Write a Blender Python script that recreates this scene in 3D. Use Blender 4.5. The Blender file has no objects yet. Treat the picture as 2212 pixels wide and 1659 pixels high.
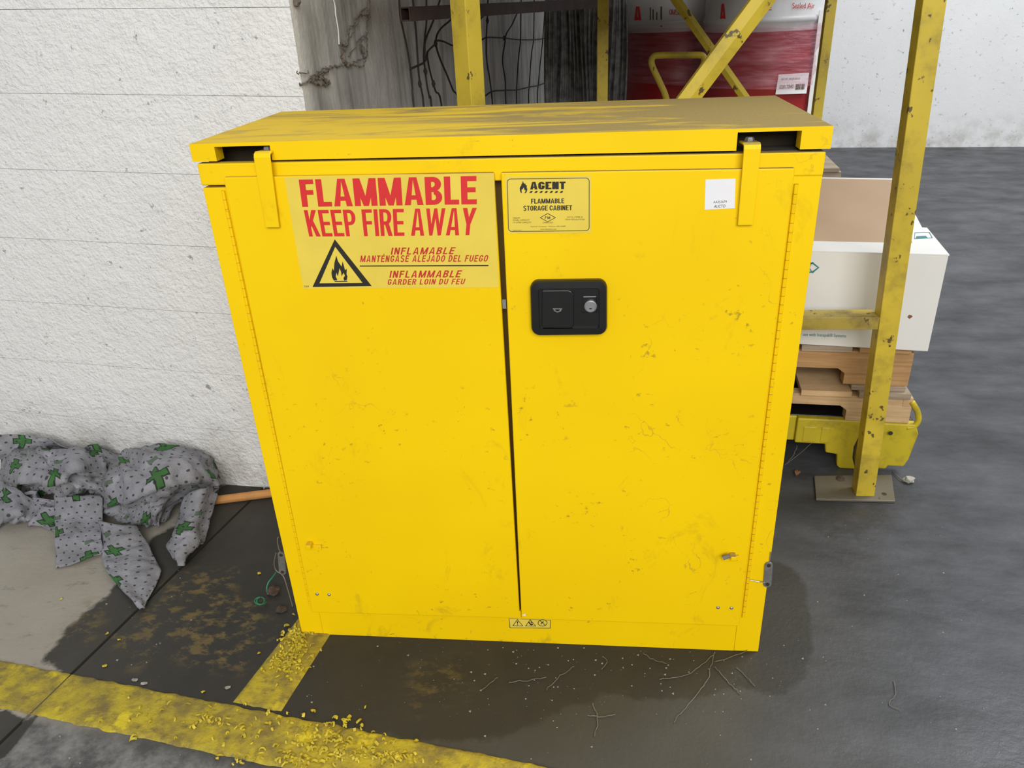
import bpy, bmesh, math, random
import numpy as np
from mathutils import Vector, Matrix, noise as mnoise
random.seed(7)
rng = np.random.default_rng(7)
sc = bpy.context.scene
col = sc.collection
# ------------------------------------------------------------------ camera
FPX, CW, CH = 1645.06, 2212, 1659
CLOC = np.array([0.709292, -1.324991, 1.345947])
CROT = (1.108939, 0.044089, 0.097022)
cam = bpy.data.cameras.new('camera')
cam.sensor_width = 36.0
cam.lens = FPX / CW * 36.0
cam.clip_start = 0.02
cam.clip_end = 100
camo = bpy.data.objects.new('camera', cam)
camo.location = CLOC
camo.rotation_euler = CROT
col.objects.link(camo)
sc.camera = camo
# ------------------------------------------------------------------ world, lamps, exposure
w = bpy.data.worlds.new('hall_light')
sc.world = w
w.use_nodes = True
bg = w.node_tree.nodes['Background']
bg.inputs[0].default_value = (0.93, 0.96, 1.0, 1)
bg.inputs[1].default_value = 0.41
def area(name, loc, target, sx, sy, power, colr=(1, .98, .95)):
    l = bpy.data.lights.new(name, 'AREA')
    l.shape = 'RECTANGLE'; l.size = sx; l.size_y = sy; l.energy = power; l.color = colr
    o = bpy.data.objects.new(name, l)
    o.location = loc
    o.rotation_euler = (Vector(target) - Vector(loc)).to_track_quat('-Z', 'Y').to_euler()
    col.objects.link(o)
    return o
area('ceiling_lamp_front', (1.5, -6.0, 3.9), (0.6, 0.3, 0.5), 5.0, 3.0, 462)
area('ceiling_lamp_right', (4.6, 2.0, 5.5), (3.0, 2.8, 0.0), 3.0, 3.0, 400, (.95, .98, 1))
vs = sc.view_settings
vs.view_transform = 'Standard'; vs.look = 'None'; vs.gamma = 1.0; vs.use_curve_mapping = False
vs.exposure = -0.05
# ------------------------------------------------------------------ pixel rays (photo 2212 x 1659)
def _rot(rx, ry, rz):
    cx, sx = math.cos(rx), math.sin(rx); cy, sy = math.cos(ry), math.sin(ry); cz, sz = math.cos(rz), math.sin(rz)
    X = np.array([[1, 0, 0], [0, cx, -sx], [0, sx, cx]]); Y = np.array([[cy, 0, sy], [0, 1, 0], [-sy, 0, cy]])
    Z = np.array([[cz, -sz, 0], [sz, cz, 0], [0, 0, 1]])
    return Z @ Y @ X
CM = _rot(*CROT)
def ray(px, py):
    return CM @ np.array([(px - CW / 2) / FPX, -(py - CH / 2) / FPX, -1.0])
def onz(px, py, z=0.0):
    d = ray(px, py); return CLOC + d * ((z - CLOC[2]) / d[2])
def ony(px, py, y=0.0):
    d = ray(px, py); return CLOC + d * ((y - CLOC[1]) / d[1])
def onplane(px, py, p0, n):
    d = ray(px, py); n = np.array(n, float); p0 = np.array(p0, float)
    return CLOC + d * (np.dot(p0 - CLOC, n) / np.dot(d, n))
def oncyl(px, py, cx, cy, r):
    d = ray(px, py); ox, oy = CLOC[0] - cx, CLOC[1] - cy
    a = d[0]**2 + d[1]**2; b = 2 * (ox * d[0] + oy * d[1]); c = ox * ox + oy * oy - r * r
    t = (-b - math.sqrt(max(b * b - 4 * a * c, 0))) / (2 * a)
    return CLOC + d * t
# ------------------------------------------------------------------ materials
class NT:
    def __init__(s, name):
        s.m = bpy.data.materials.new(name); s.m.use_nodes = True
        s.t = s.m.node_tree; s.b = s.t.nodes['Principled BSDF']
        s.pos = s.t.nodes.new('ShaderNodeNewGeometry')
    def n(s, t): return s.t.nodes.new(t)
    def l(s, a, b): s.t.links.new(a, b)
    def setin(s, sock, v):
        if hasattr(v, 'is_linked'): s.l(v, sock)
        elif isinstance(v, (tuple, list)) and len(v) == 3 and sock.type == 'RGBA': sock.default_value = (*v, 1)
        else: sock.default_value = v
    def coord(s, scale=(1, 1, 1), rot=(0, 0, 0)):
        mp = s.n('ShaderNodeMapping'); s.l(s.pos.outputs['Position'], mp.inputs[0])
        mp.inputs['Scale'].default_value = scale; mp.inputs['Rotation'].default_value = rot
        return mp.outputs[0]
    def noise(s, scale=10, detail=4, rough=.5, vec=None, dist=0.0):
        x = s.n('ShaderNodeTexNoise'); x.inputs['Scale'].default_value = scale
        x.inputs['Detail'].default_value = detail; x.inputs['Roughness'].default_value = rough
        x.inputs['Distortion'].default_value = dist
        s.l(vec if vec is not None else s.pos.outputs['Position'], x.inputs['Vector'])
        return x.outputs[0]
    def ramp(s, v, lo, hi, a=0.0, b=1.0):
        x = s.n('ShaderNodeMapRange'); x.clamp = True
        x.inputs[1].default_value = lo; x.inputs[2].default_value = hi
        x.inputs[3].default_value = a; x.inputs[4].default_value = b
        s.setin(x.inputs[0], v)
        return x.outputs[0]
    def math(s, op, a, b=0.0, c=None):
        x = s.n('ShaderNodeMath'); x.operation = op
        s.setin(x.inputs[0], a); s.setin(x.inputs[1], b)
        if c is not None: s.setin(x.inputs[2], c)
        return x.outputs[0]
    def mix(s, f, a, b, kind='MIX'):
        x = s.n('ShaderNodeMix'); x.data_type = 'RGBA'; x.blend_type = kind
        s.setin(x.inputs[0], f); s.setin(x.inputs[6], a); s.setin(x.inputs[7], b)
        return x.outputs[2]
    def bump(s, h, strength=.3, dist=.01):
        x = s.n('ShaderNodeBump'); x.inputs['Strength'].default_value = strength
        x.inputs['Distance'].default_value = dist; s.l(h, x.inputs['Height'])
        s.l(x.outputs[0], s.b.inputs['Normal'])
    def attr(s, name):
        x = s.n('ShaderNodeAttribute'); x.attribute_name = name; return x.outputs['Fac']
    def xyz(s):
        x = s.n('ShaderNodeSeparateXYZ'); s.l(s.pos.outputs['Position'], x.inputs[0]); return x.outputs
    def nz(s):
        x = s.n('ShaderNodeSeparateXYZ'); s.l(s.pos.outputs['Normal'], x.inputs[0]); return x.outputs[2]
    def done(s, colr, rough=.5, metal=0.0, spec=None):
        s.setin(s.b.inputs['Base Color'], colr); s.setin(s.b.inputs['Roughness'], rough)
        s.b.inputs['Metallic'].default_value = metal
        if spec is not None: s.b.inputs['Specular IOR Level'].default_value = spec
        return s.m
def simple(name, c, rough=.5, metal=0.0, var=.12, scale=30, bump=0.0, spec=None):
    t = NT(name)
    k = t.ramp(t.noise(scale, 5), .3, .7)
    d = tuple(x * (1 - var) for x in c)
    if bump: t.bump(t.noise(scale * 4, 4), bump, .003)
    return t.done(t.mix(k, c, d), rough, metal, spec)
def yellow_cabinet():
    t = NT('cabinet_yellow_paint')
    base = t.mix(t.ramp(t.noise(3, 2), .35, .65), (.90, .605, .001), (.86, .565, .001))
    s1 = t.ramp(t.noise(9, 7, .72, t.coord((1, 1, .6)), 1.0), .60, .74)
    z = t.xyz()[2]
    low = t.ramp(z, .02, .5, 1.0, .42)
    base = t.mix(t.math('MULTIPLY', t.math('MULTIPLY', s1, low), .55), base, (.30, .19, .012))
    s2 = t.ramp(t.noise(55, 5, .65, t.coord((1, 1, 1.2))), .63, .70)
    patch = t.ramp(t.noise(4.5, 3), .48, .60)
    base = t.mix(t.math('MULTIPLY', t.math('MULTIPLY', s2, patch), .6), base, (.20, .13, .02))
    # fine cobweb-like scuffs
    wv = t.n('ShaderNodeTexVoronoi'); wv.feature = 'DISTANCE_TO_EDGE'; wv.inputs['Scale'].default_value = 7
    wd = t.n('ShaderNodeVectorMath'); wd.operation = 'ADD'
    nn = t.n('ShaderNodeTexNoise'); nn.inputs['Scale'].default_value = 6; nn.inputs['Detail'].default_value = 5
    t.l(t.pos.outputs['Position'], nn.inputs['Vector'])
    sc2 = t.n('ShaderNodeVectorMath'); sc2.operation = 'SCALE'; sc2.inputs[3].default_value = .35
    t.l(nn.outputs['Color'], sc2.inputs[0]); t.l(t.pos.outputs['Position'], wd.inputs[0]); t.l(sc2.outputs[0], wd.inputs[1])
    t.l(wd.outputs[0], wv.inputs['Vector'])
    ln = t.ramp(wv.outputs['Distance'], .0, .012, 1, 0)
    gate = t.ramp(t.noise(5, 3, .6, t.coord((1, 2, 1), (0, 0, .7))), .56, .66)
    base = t.mix(t.math('MULTIPLY', t.math('MULTIPLY', ln, gate), t.ramp(z, .0, .9, .75, .40)), base, (.28, .19, .03))
    # settled dust on the surfaces that face up
    up = t.ramp(t.nz(), .75, .95)
    x = t.xyz()[0]
    dn = t.noise(5, 6, .62, t.coord((.55, 2.2, 1)), 1.2)
    dust = t.ramp(t.math('ADD', dn, t.ramp(x, 0.1, 1.0, -.13, .16)), .40, .58)
    fine = t.mix(t.noise(160, 3), (.185, .135, .052), (.285, .215, .095))
    base = t.mix(t.math('MULTIPLY', up, t.ramp(dust, 0, 1, .42, .93)), base, fine)
    t.bump(t.noise(220, 2), .04, .001)
    return t.done(base, t.ramp(up, 0, 1, .45, .9), spec=.2)
def rack_paint(name='rack_yellow_paint', c=(.60, .45, .035), chip=.62, dirt=0.5):
    t = NT(name)
    base = t.mix(t.ramp(t.noise(6, 4), .35, .65), c, tuple(v * .8 for v in c))
    ch = t.ramp(t.noise(38, 6, .6, t.coord((1, 1, .8))), chip, chip + .03)
    base = t.mix(t.math('MULTIPLY', ch, .9), base, (.055, .035, .02))
    d = t.ramp(t.noise(12, 5, .7), .5, .75)
    base = t.mix(t.math('MULTIPLY', d, dirt), base, (.12, .085, .03))
    px_, py_, pz_ = t.xyz()
    sm = t.math('MULTIPLY', t.ramp(t.math('ABSOLUTE', t.math('SUBTRACT', pz_, 1.075)), .02, .075, 1, 0), t.ramp(px_, 1.425, 1.437, 1, 0))
    sm = t.math('MULTIPLY', sm, t.math('MULTIPLY', t.ramp(px_, 1.40, 1.41, 0, 1), t.ramp(t.noise(25, 3), .3, .6, .5, 1)))
    base = t.mix(t.math('MULTIPLY', sm, .92), base, (.02, .017, .015))
    t.bump(t.noise(60, 4), .15, .002)
    return t.done(base, .5)
def white_wall(name, c=(.87, .87, .86), bump=.75, edge=False, specks=.625):
    t = NT(name)
    base = t.mix(t.ramp(t.noise(2.2, 4, .6), .35, .7), c, tuple(v * .93 for v in c))
    s = t.ramp(t.noise(26, 7, .75), specks, specks + .05)
    base = t.mix(t.math('MULTIPLY', s, .7), base, (.16, .15, .13))
    zz = t.xyz()[2]
    foot = t.math('MULTIPLY', t.ramp(zz, .0, .32, .75, 0), t.ramp(t.noise(7, 5, .65), .42, .66))
    base = t.mix(foot, base, (.36, .33, .28))
    h = t.math('ADD', t.noise(95, 5, .62), t.math('MULTIPLY', t.noise(24, 5, .6), 1.4))
    t.bump(h, bump, .012)
    return t.done(base, .75, spec=.25)
def grey_return():
    t = NT('grey_dusty_wall')
    base = t.mix(t.ramp(t.noise(4, 6, .65), .35, .65), (.74, .73, .70), (.52, .51, .475))
    st = t.ramp(t.noise(14, 5, .6, t.coord((1, 1, .12))), .45, .7)
    base = t.mix(t.math('MULTIPLY', st, .7), base, (.17, .165, .15))
    sp = t.ramp(t.noise(40, 6, .7), .66, .72)
    base = t.mix(t.math('MULTIPLY', sp, .6), base, (.10, .08, .06))
    yy = t.xyz()[1]
    edge = t.math('ADD', t.ramp(yy, .585, .635, 1.0, 0.0), t.math('MULTIPLY', t.math('SUBTRACT', t.noise(30, 4), .5), 1.6))
    base = t.mix(t.ramp(edge, .45, .55), base, (.78, .76, .71))
    t.bump(t.noise(60, 5, .6), .35, .006)
    return t.done(base, .8, spec=.2)
def floor_mat():
    t = NT('stained_concrete')
    x, y, z = t.xyz()
    warm = t.mix(t.noise(3.5, 6, .65), (.245, .224, .184), (.40, .367, .312))
    grey = t.mix(t.noise(2.8, 6, .65), (.037, .036, .032), (.072, .069, .062))
    blue = t.mix(t.ramp(t.noise(3.2, 8, .7, t.coord((.7, 1.5, 1), (0, 0, .25))), .36, .66), (.028, .029, .032), (.084, .087, .098))  # bluish tint and pale streaks paint the sheen on the right-hand floor
    left = t.ramp(t.math('ADD', x, t.math('MULTIPLY', t.noise(4, 4), .2)), -.38, -.12)
    base = t.mix(left, warm, grey)
    right = t.ramp(t.math('ADD', x, t.math('MULTIPLY', t.noise(2.5, 5), .5)), 1.2, 1.75)
    base = t.mix(right, base, blue)
    front = t.math('MULTIPLY', t.attr('front'), 1.0)
    base = t.mix(front, base, t.mix(t.ramp(t.noise(14, 6, .7), .4, .62), (.075, .075, .075), (.21, .21, .205)))
    st = t.math('ADD', t.attr('stain'), t.math('MULTIPLY', t.math('SUBTRACT', t.noise(16, 8, .68), .5), .95))
    dark = t.mix(t.noise(9, 5, .6), (.026, .024, .020), (.044, .041, .035))
    base = t.mix(t.math('MULTIPLY', t.ramp(st, .42, .60), .94), base, dark)
    oc = t.math('MULTIPLY', t.attr('ochre'), t.ramp(t.noise(16, 8, .72, t.coord((1, 1.6, 1), (0, 0, .5))), .50, .58))
    base = t.mix(t.math('MULTIPLY', oc, .75), base, t.mix(t.noise(30, 4), (.24, .165, .045), (.10, .08, .04)))
    sp = t.ramp(t.noise(120, 3, .6), .74, .78)
    base = t.mix(t.math('MULTIPLY', sp, .55), base, (.45, .43, .39))
    sd = t.ramp(t.noise(21, 7, .75, t.coord((.6, 1.4, 1))), .58, .68)
    base = t.mix(t.math('MULTIPLY', sd, .4), base, (.05, .05, .05))
    t.bump(t.math('ADD', t.noise(70, 5, .65), t.math('MULTIPLY', t.noise(12, 4), .8)), .22, .006)
    rough = t.math('ADD', t.ramp(t.noise(5, 5, .6), .3, .7, .38, .62), t.ramp(right, 0, 1, .05, -.06))
    return t.done(base, rough, spec=.3)
def stripe_mat():
    t = NT('thick_yellow_floor_paint')
    base = t.mix(t.ramp(t.noise(14, 6, .65), .4, .62), (.50, .39, .02), (.25, .19, .035))
    d = t.ramp(t.noise(30, 7, .7, t.coord((1, 1.3, 1))), .50, .66)
    base = t.mix(t.math('MULTIPLY', d, .8), base, (.17, .125, .04))
    b = t.ramp(t.noise(9, 4, .6), .60, .66)
    base = t.mix(t.math('MULTIPLY', b, .8), base, (.74, .59, .012))
    k = t.ramp(t.noise(46, 6, .7), .66, .70)
    base = t.mix(t.math('MULTIPLY', k, .8), base, (.06, .05, .035))
    t.bump(t.noise(85, 6, .68), .55, .008)
    return t.done(base, .55)
def wood(name, a, b, axis=0):
    t = NT(name)
    s = [9, 9, 60]; s[axis] = 2.2
    base = t.mix(t.ramp(t.noise(2.2, 6, .6, t.coord(tuple(s))), .32, .68), a, b)
    base = t.mix(t.math('MULTIPLY', t.ramp(t.noise(9, 5, .65), .5, .75), .35), base, (.16, .10, .05))
    return t.done(base, .75, spec=.2)
def mat_fabric():
    t = NT('grey_perforated_mat')
    uv = t.n('ShaderNodeUVMap'); uv.uv_map = 'UVMap'
    sp = t.n('ShaderNodeSeparateXYZ'); t.l(uv.outputs[0], sp.inputs[0])
    u, v = sp.outputs[0], sp.outputs[1]
    def cell(a, size, off=0.0):
        return t.math('SUBTRACT', t.math('FRACT', t.math('ADD', t.math('DIVIDE', a, size), off)), .5)
    row = t.math('FLOOR', t.math('DIVIDE', v, .022))
    du = t.math('SUBTRACT', t.math('FRACT', t.math('ADD', t.math('DIVIDE', u, .026), t.math('MULTIPLY', row, .5))), .5)
    dv = cell(v, .022)
    r2 = t.math('ADD', t.math('MULTIPLY', du, du), t.math('MULTIPLY', dv, dv))
    dot = t.ramp(t.math('SQRT', r2), .11, .16, 1, 0)
    row2 = t.math('FLOOR', t.math('DIVIDE', v, .135))
    cu = t.math('ABSOLUTE', t.math('SUBTRACT', t.math('FRACT', t.math('ADD', t.math('DIVIDE', u, .165), t.math('MULTIPLY', row2, .5))), .5))
    cv = t.math('ABSOLUTE', cell(v, .135, .1))
    def cross(arm, half):
        a = t.math('MULTIPLY', t.math('LESS_THAN', cu, half), t.math('LESS_THAN', cv, arm * 1.25))
        b = t.math('MULTIPLY', t.math('LESS_THAN', cu, arm), t.math('LESS_THAN', cv, half * 1.25))
        return t.math('MAXIMUM', a, b)
    outer = cross(.165, .062); inner = cross(.145, .042)
    su = t.math('ABSOLUTE', t.math('SUBTRACT', t.math('FRACT', t.math('ADD', t.math('DIVIDE', u, .165), t.math('ADD', t.math('MULTIPLY', row2, .5), .42))), .5))
    sv = t.math('ABSOLUTE', cell(v, .135, .55))
    bar = t.math('MULTIPLY', t.math('LESS_THAN', su, .09), t.math('LESS_THAN', sv, .06))
    gv = t.ramp(t.noise(22, 5, .6), .3, .7)
    base = t.mix(gv, (.31, .31, .345), (.185, .185, .20))
    base = t.mix(t.math('MULTIPLY', t.ramp(t.noise(7, 5, .65), .5, .72), .6), base, (.15, .145, .125))
    base = t.mix(outer, base, (.03, .045, .03))
    gr = t.mix(t.noise(30, 3), (.035, .165, .035), (.06, .12, .05))
    base = t.mix(inner, base, gr)
    base = t.mix(t.math('MULTIPLY', bar, .75), base, (.055, .10, .05))
    base = t.mix(t.math('MULTIPLY', dot, .85), base, (.025, .025, .028))
    t.bump(t.math('ADD', t.noise(45, 5, .6), t.noise(240, 3)), .35, .006)
    return t.done(base, .85, spec=.2)
def film_mat():
    t = NT('clear_stretch_film')
    nt = t.t
    tr = t.n('ShaderNodeBsdfTransparent'); tr.inputs[0].default_value = (.96, .93, .94, 1)
    mx = t.n('ShaderNodeMixShader')
    t.setin(t.b.inputs['Base Color'], (.74, .36, .44)); t.b.inputs['Roughness'].default_value = .1
    t.bump(t.noise(12, 5, .6, t.coord((1, 1, 5))), .8, .02)
    k = t.ramp(t.noise(9, 4, .6, t.coord((.8, .8, 6))), .35, .75, .10, .42)
    t.l(k, mx.inputs[0]); t.l(tr.outputs[0], mx.inputs[1]); t.l(t.b.outputs[0], mx.inputs[2])
    t.l(mx.outputs[0], nt.nodes['Material Output'].inputs['Surface'])
    return t.m
def drum_mat():
    t = NT('red_and_white_drum_paint')
    z = t.xyz()[2]
    base = t.mix(t.ramp(z, 1.178, 1.182), (.33, .016, .018), (.60, .595, .605))
    base = t.mix(t.math('MULTIPLY', t.ramp(t.noise(6, 4), .45, .7), .25), base, (.12, .06, .06))
    return t.done(base, .38)
MY = yellow_cabinet(); MRACK = rack_paint(); MWALL = white_wall('painted_block_white')
MBACKW = white_wall('far_wall_white', (.78, .785, .79), .12, specks=.61)
MRET = grey_return(); MFLOOR = floor_mat(); MSTRIPE = stripe_mat(); MMAT = mat_fabric(); MFILM = film_mat(); MDRUM = drum_mat()
MJOINT = simple('joint_dirt', (.02, .02, .018), .9)
MBLACK = simple('black_plastic', (.009, .009, .009), .36, var=.3, bump=.05)
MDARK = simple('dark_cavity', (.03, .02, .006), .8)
MINSIDE = simple('shaded_yellow_inside', (.16, .085, .004), .7)  # cabinet yellow with the shade behind the doors put into the colour
MSTEEL = simple('zinc_steel', (.50, .50, .52), .38, .9)
MGREYM = simple('grey_cast_metal', (.27, .27, .27), .5, .6, var=.3, scale=120, bump=.2)
MRUST = simple('rusty_brown_steel', (.075, .042, .034), .6, var=.45, scale=18, bump=.15)
MWIRE = simple('dark_rusty_wire', (.045, .040, .034), .75, var=.4)
MLABEL = simple('pale_yellow_label', (.80, .61, .075), .42, var=.10, scale=14)
MSTICK = simple('white_sticker', (.80, .80, .82), .45, var=.03)
MRED = simple('red_print', (.66, .022, .022), .45, var=.05)
MDRED = simple('dull_red_print', (.52, .03, .02), .45, var=.1)
MINK = simple('black_print', (.018, .017, .012), .45, var=.1)
MINK2 = simple('thin_black_print', (.07, .06, .018), .5, var=.1)
MCARD = simple('white_carton', (.74, .735, .715), .6, var=.05, scale=5, bump=.03)
MKRAFT = simple('brown_kraft_board', (.43, .295, .18), .6, var=.16, scale=4, bump=.04)
MTEAL = simple('teal_print', (.03, .22, .22), .5)
MW1 = wood('pale_pine', (.62, .43, .24), (.44, .29, .15)); MW2 = wood('brown_pine', (.50, .30, .135), (.34, .19, .085))
MW3 = wood('handle_wood', (.60, .30, .105), (.44, .20, .06)); MWG = wood('weathered_pine', (.40, .33, .25), (.26, .20, .14))
MPLY = rack_paint('yellow_moulded_plastic', (.52, .41, .015), .68, .65)
MSHEET = simple('grey_plastic_sheet', (.34, .345, .35), .28, var=.7, scale=26, bump=.3)
MWEB = simple('dusty_web', (.20, .165, .13), .95, var=.4)
MTWIG = simple('dry_root', (.20, .18, .145), .9, var=.4)
MLEAF = simple('dead_leaf', (.26, .115, .05), .8, var=.4)
MDIRT = simple('brown_dirt', (.10, .065, .045), .95, var=.6, scale=60, bump=.6)
MGREEN = simple('green_wire', (.02, .21, .10), .45)
MFLAKE = simple('paint_flake', (.66, .51, .03), .55, var=.4, scale=40)
MGRIT = simple('pale_grit', (.42, .40, .36), .9, var=.5)
MDUSTP = rack_paint('dusty_base_plate', (.13, .115, .085), .66, .6)
# ------------------------------------------------------------------ object helpers
WL = {}
def put(o, parent, c):
    if parent is None:
        o.location = c
    else:
        o.parent = parent; o.location = Vector(c) - WL[parent]
    WL[o] = Vector(c)
    col.objects.link(o)
def thing(name, label, cat, loc, group=None, kind=None):
    o = bpy.data.objects.new(name, None); o.empty_display_size = .1
    put(o, None, Vector(loc)); tag(o, label, cat, group, kind); return o
def tag(o, label=None, cat=None, group=None, kind=None):
    if label: o['label'] = label
    if cat: o['category'] = cat
    if group: o['group'] = group
    if kind: o['kind'] = kind
    return o
def mk(name, V, F, mat, parent=None, smooth=False, bevel=0.0, mats=None, midx=None, solid=0.0):
    V = np.array(V, float)
    lo, hi = V.min(0), V.max(0)
    c = np.array([(lo[0] + hi[0]) / 2, (lo[1] + hi[1]) / 2, lo[2]])
    me = bpy.data.meshes.new(name)
    me.from_pydata((V - c).tolist(), [], [tuple(f) for f in F])
    for m in ([mat] if mats is None else mats): me.materials.append(m)
    if midx is not None: me.polygons.foreach_set('material_index', midx)
    if smooth: me.polygons.foreach_set('use_smooth', [True] * len(me.polygons))
    bm = bmesh.new(); bm.from_mesh(me)
    bmesh.ops.recalc_face_normals(bm, faces=bm.faces)
    if bevel: 
        es = [e for e in bm.edges if len(e.link_faces) == 2 and e.calc_face_angle(0) > .6]
        bmesh.ops.bevel(bm, geom=es, offset=bevel, segments=2, affect='EDGES', profile=.5, clamp_overlap=True)
    bm.to_mesh(me); bm.free()
    me.update()
    o = bpy.data.objects.new(name, me)
    put(o, parent, Vector(c))
    if solid:
        md = o.modifiers.new('thickness', 'SOLIDIFY'); md.thickness = solid; md.offset = 0
    return o
BOXF = [(0, 3, 2, 1), (4, 5, 6, 7), (0, 1, 5, 4), (1, 2, 6, 5), (2, 3, 7, 6), (3, 0, 4, 7)]
def boxv(x0, x1, y0, y1, z0, z1, xf=None):
    v = [(x0, y0, z0), (x1, y0, z0), (x1, y1, z0), (x0, y1, z0), (x0, y0, z1), (x1, y0, z1), (x1, y1, z1), (x0, y1, z1)]
    return [xf(p) for p in v] if xf else v
class MB:
    def __init__(s): s.V = []; s.F = []
    def add(s, V, F):
        o = len(s.V); s.V += [tuple(v) for v in V]; s.F += [tuple(i + o for i in f) for f in F]; return s
    def box(s, *a, xf=None): return s.add(boxv(*a, xf=xf), BOXF)
    def tube(s, pts, r, n=8, cap=True):
        P = [Vector(p) for p in pts]; V = []; F = []
        rr = r if isinstance(r, (list, tuple)) else [r] * len(P)
        up = None
        for i, p in enumerate(P):
            d = (P[min(i + 1, len(P) - 1)] - P[max(i - 1, 0)]).normalized()
            if up is None:
                up = d.orthogonal().normalized()
            else:
                up = (up - d * up.dot(d))
                up = up.normalized() if up.length > 1e-6 else d.orthogonal().normalized()
            q = d.cross(up)
            for k in range(n):
                a = 2 * math.pi * k / n
                V.append(p + (up * math.cos(a) + q * math.sin(a)) * rr[i])
        for i in range(len(P) - 1):
            for k in range(n):
                F.append((i * n + k, i * n + (k + 1) % n, (i + 1) * n + (k + 1) % n, (i + 1) * n + k))
        if cap:
            F.append(tuple(range(n))[::-1]); F.append(tuple((len(P) - 1) * n + k for k in range(n)))
        return s.add(V, F)
    def prism(s, poly, f, a, b):
        """poly: 2-D outline, f(p, t) -> 3-D point, between t=a and t=b"""
        n = len(poly)
        V = [f(p, a) for p in poly] + [f(p, b) for p in poly]
        F = [tuple(range(n))[::-1], tuple(range(n, 2 * n))] + [(i, (i + 1) % n, n + (i + 1) % n, n + i) for i in range(n)]
        return s.add(V, F)
    def lathe(s, prof, c, axis='z', n=32):
        V = []; F = []
        for (r, h) in prof:
            for k in range(n):
                a = 2 * math.pi * k / n
                if axis == 'z': V.append((c[0] + r * math.cos(a), c[1] + r * math.sin(a), c[2] + h))
                else: V.append((c[0] + r * math.cos(a), c[1] + h, c[2] + r * math.sin(a)))
        for i in range(len(prof) - 1):
            for k in range(n):
                F.append((i * n + k, i * n + (k + 1) % n, (i + 1) * n + (k + 1) % n, (i + 1) * n + k))
        F.append(tuple(range(n))[::-1]); F.append(tuple((len(prof) - 1) * n + k for k in range(n)))
        return s.add(V, F)
    def mk(s, name, mat, parent=None, **k): return mk(name, s.V, s.F, mat, parent, **k)
def box(name, mat, parent, *a, bevel=0.0, xf=None):
    return MB().box(*a, xf=xf).mk(name, mat, parent, bevel=bevel)
def catmull(P, n):
    P = np.array(P, float); out = []
    for i in range(len(P) - 1):
        p0 = P[max(i - 1, 0)]; p1 = P[i]; p2 = P[i + 1]; p3 = P[min(i + 2, len(P) - 1)]
        for k in range(n):
            t = k / n
            out.append(.5 * ((2 * p1) + (-p0 + p2) * t + (2 * p0 - 5 * p1 + 4 * p2 - p3) * t * t + (-p0 + 3 * p1 - 3 * p2 + p3) * t**3))
    out.append(P[-1]); return np.array(out)
_tc = {}
def text_mesh(s, bold=0.0, shear=0.0, space=1.0):
    """letter outlines as 2-D verts scaled to the unit box"""
    cu = bpy.data.curves.new('t', 'FONT'); cu.body = s; cu.offset = bold; cu.space_character = space
    cu.resolution_u = 4; cu.fill_mode = 'FRONT'
    o = bpy.data.objects.new('t', cu); col.objects.link(o)
    dg = bpy.context.evaluated_depsgraph_get()
    me = bpy.data.meshes.new_from_object(o.evaluated_get(dg))
    V = np.array([v.co[:] for v in me.vertices]); F = [tuple(p.vertices) for p in me.polygons]
    bpy.data.objects.remove(o); bpy.data.curves.remove(cu); bpy.data.meshes.remove(me)
    V = V[:, :2]; V[:, 0] += shear * V[:, 1]
    V -= V.min(0); V /= V.max(0)
    return V, F
def quad_map(q, y):
    """unit square -> plane y through pixel corners TL TR BR BL"""
    C = [ony(px, py, y) for px, py in q]
    def f(u, v):
        top = C[0] * (1 - u) + C[1] * u; bot = C[3] * (1 - u) + C[2] * u
        return bot * (1 - v) + top * v
    return f
def decal(name, parent, mat, V, F, f):
    P = [f(*v) for v in V]
    o = mk(name, P, F, mat, parent)
    return o
def letters(name, parent, mat, s, q, y, **k):
    V, F = text_mesh(s, **k); return decal(name, parent, mat, V, F, quad_map(q, y))
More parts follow.
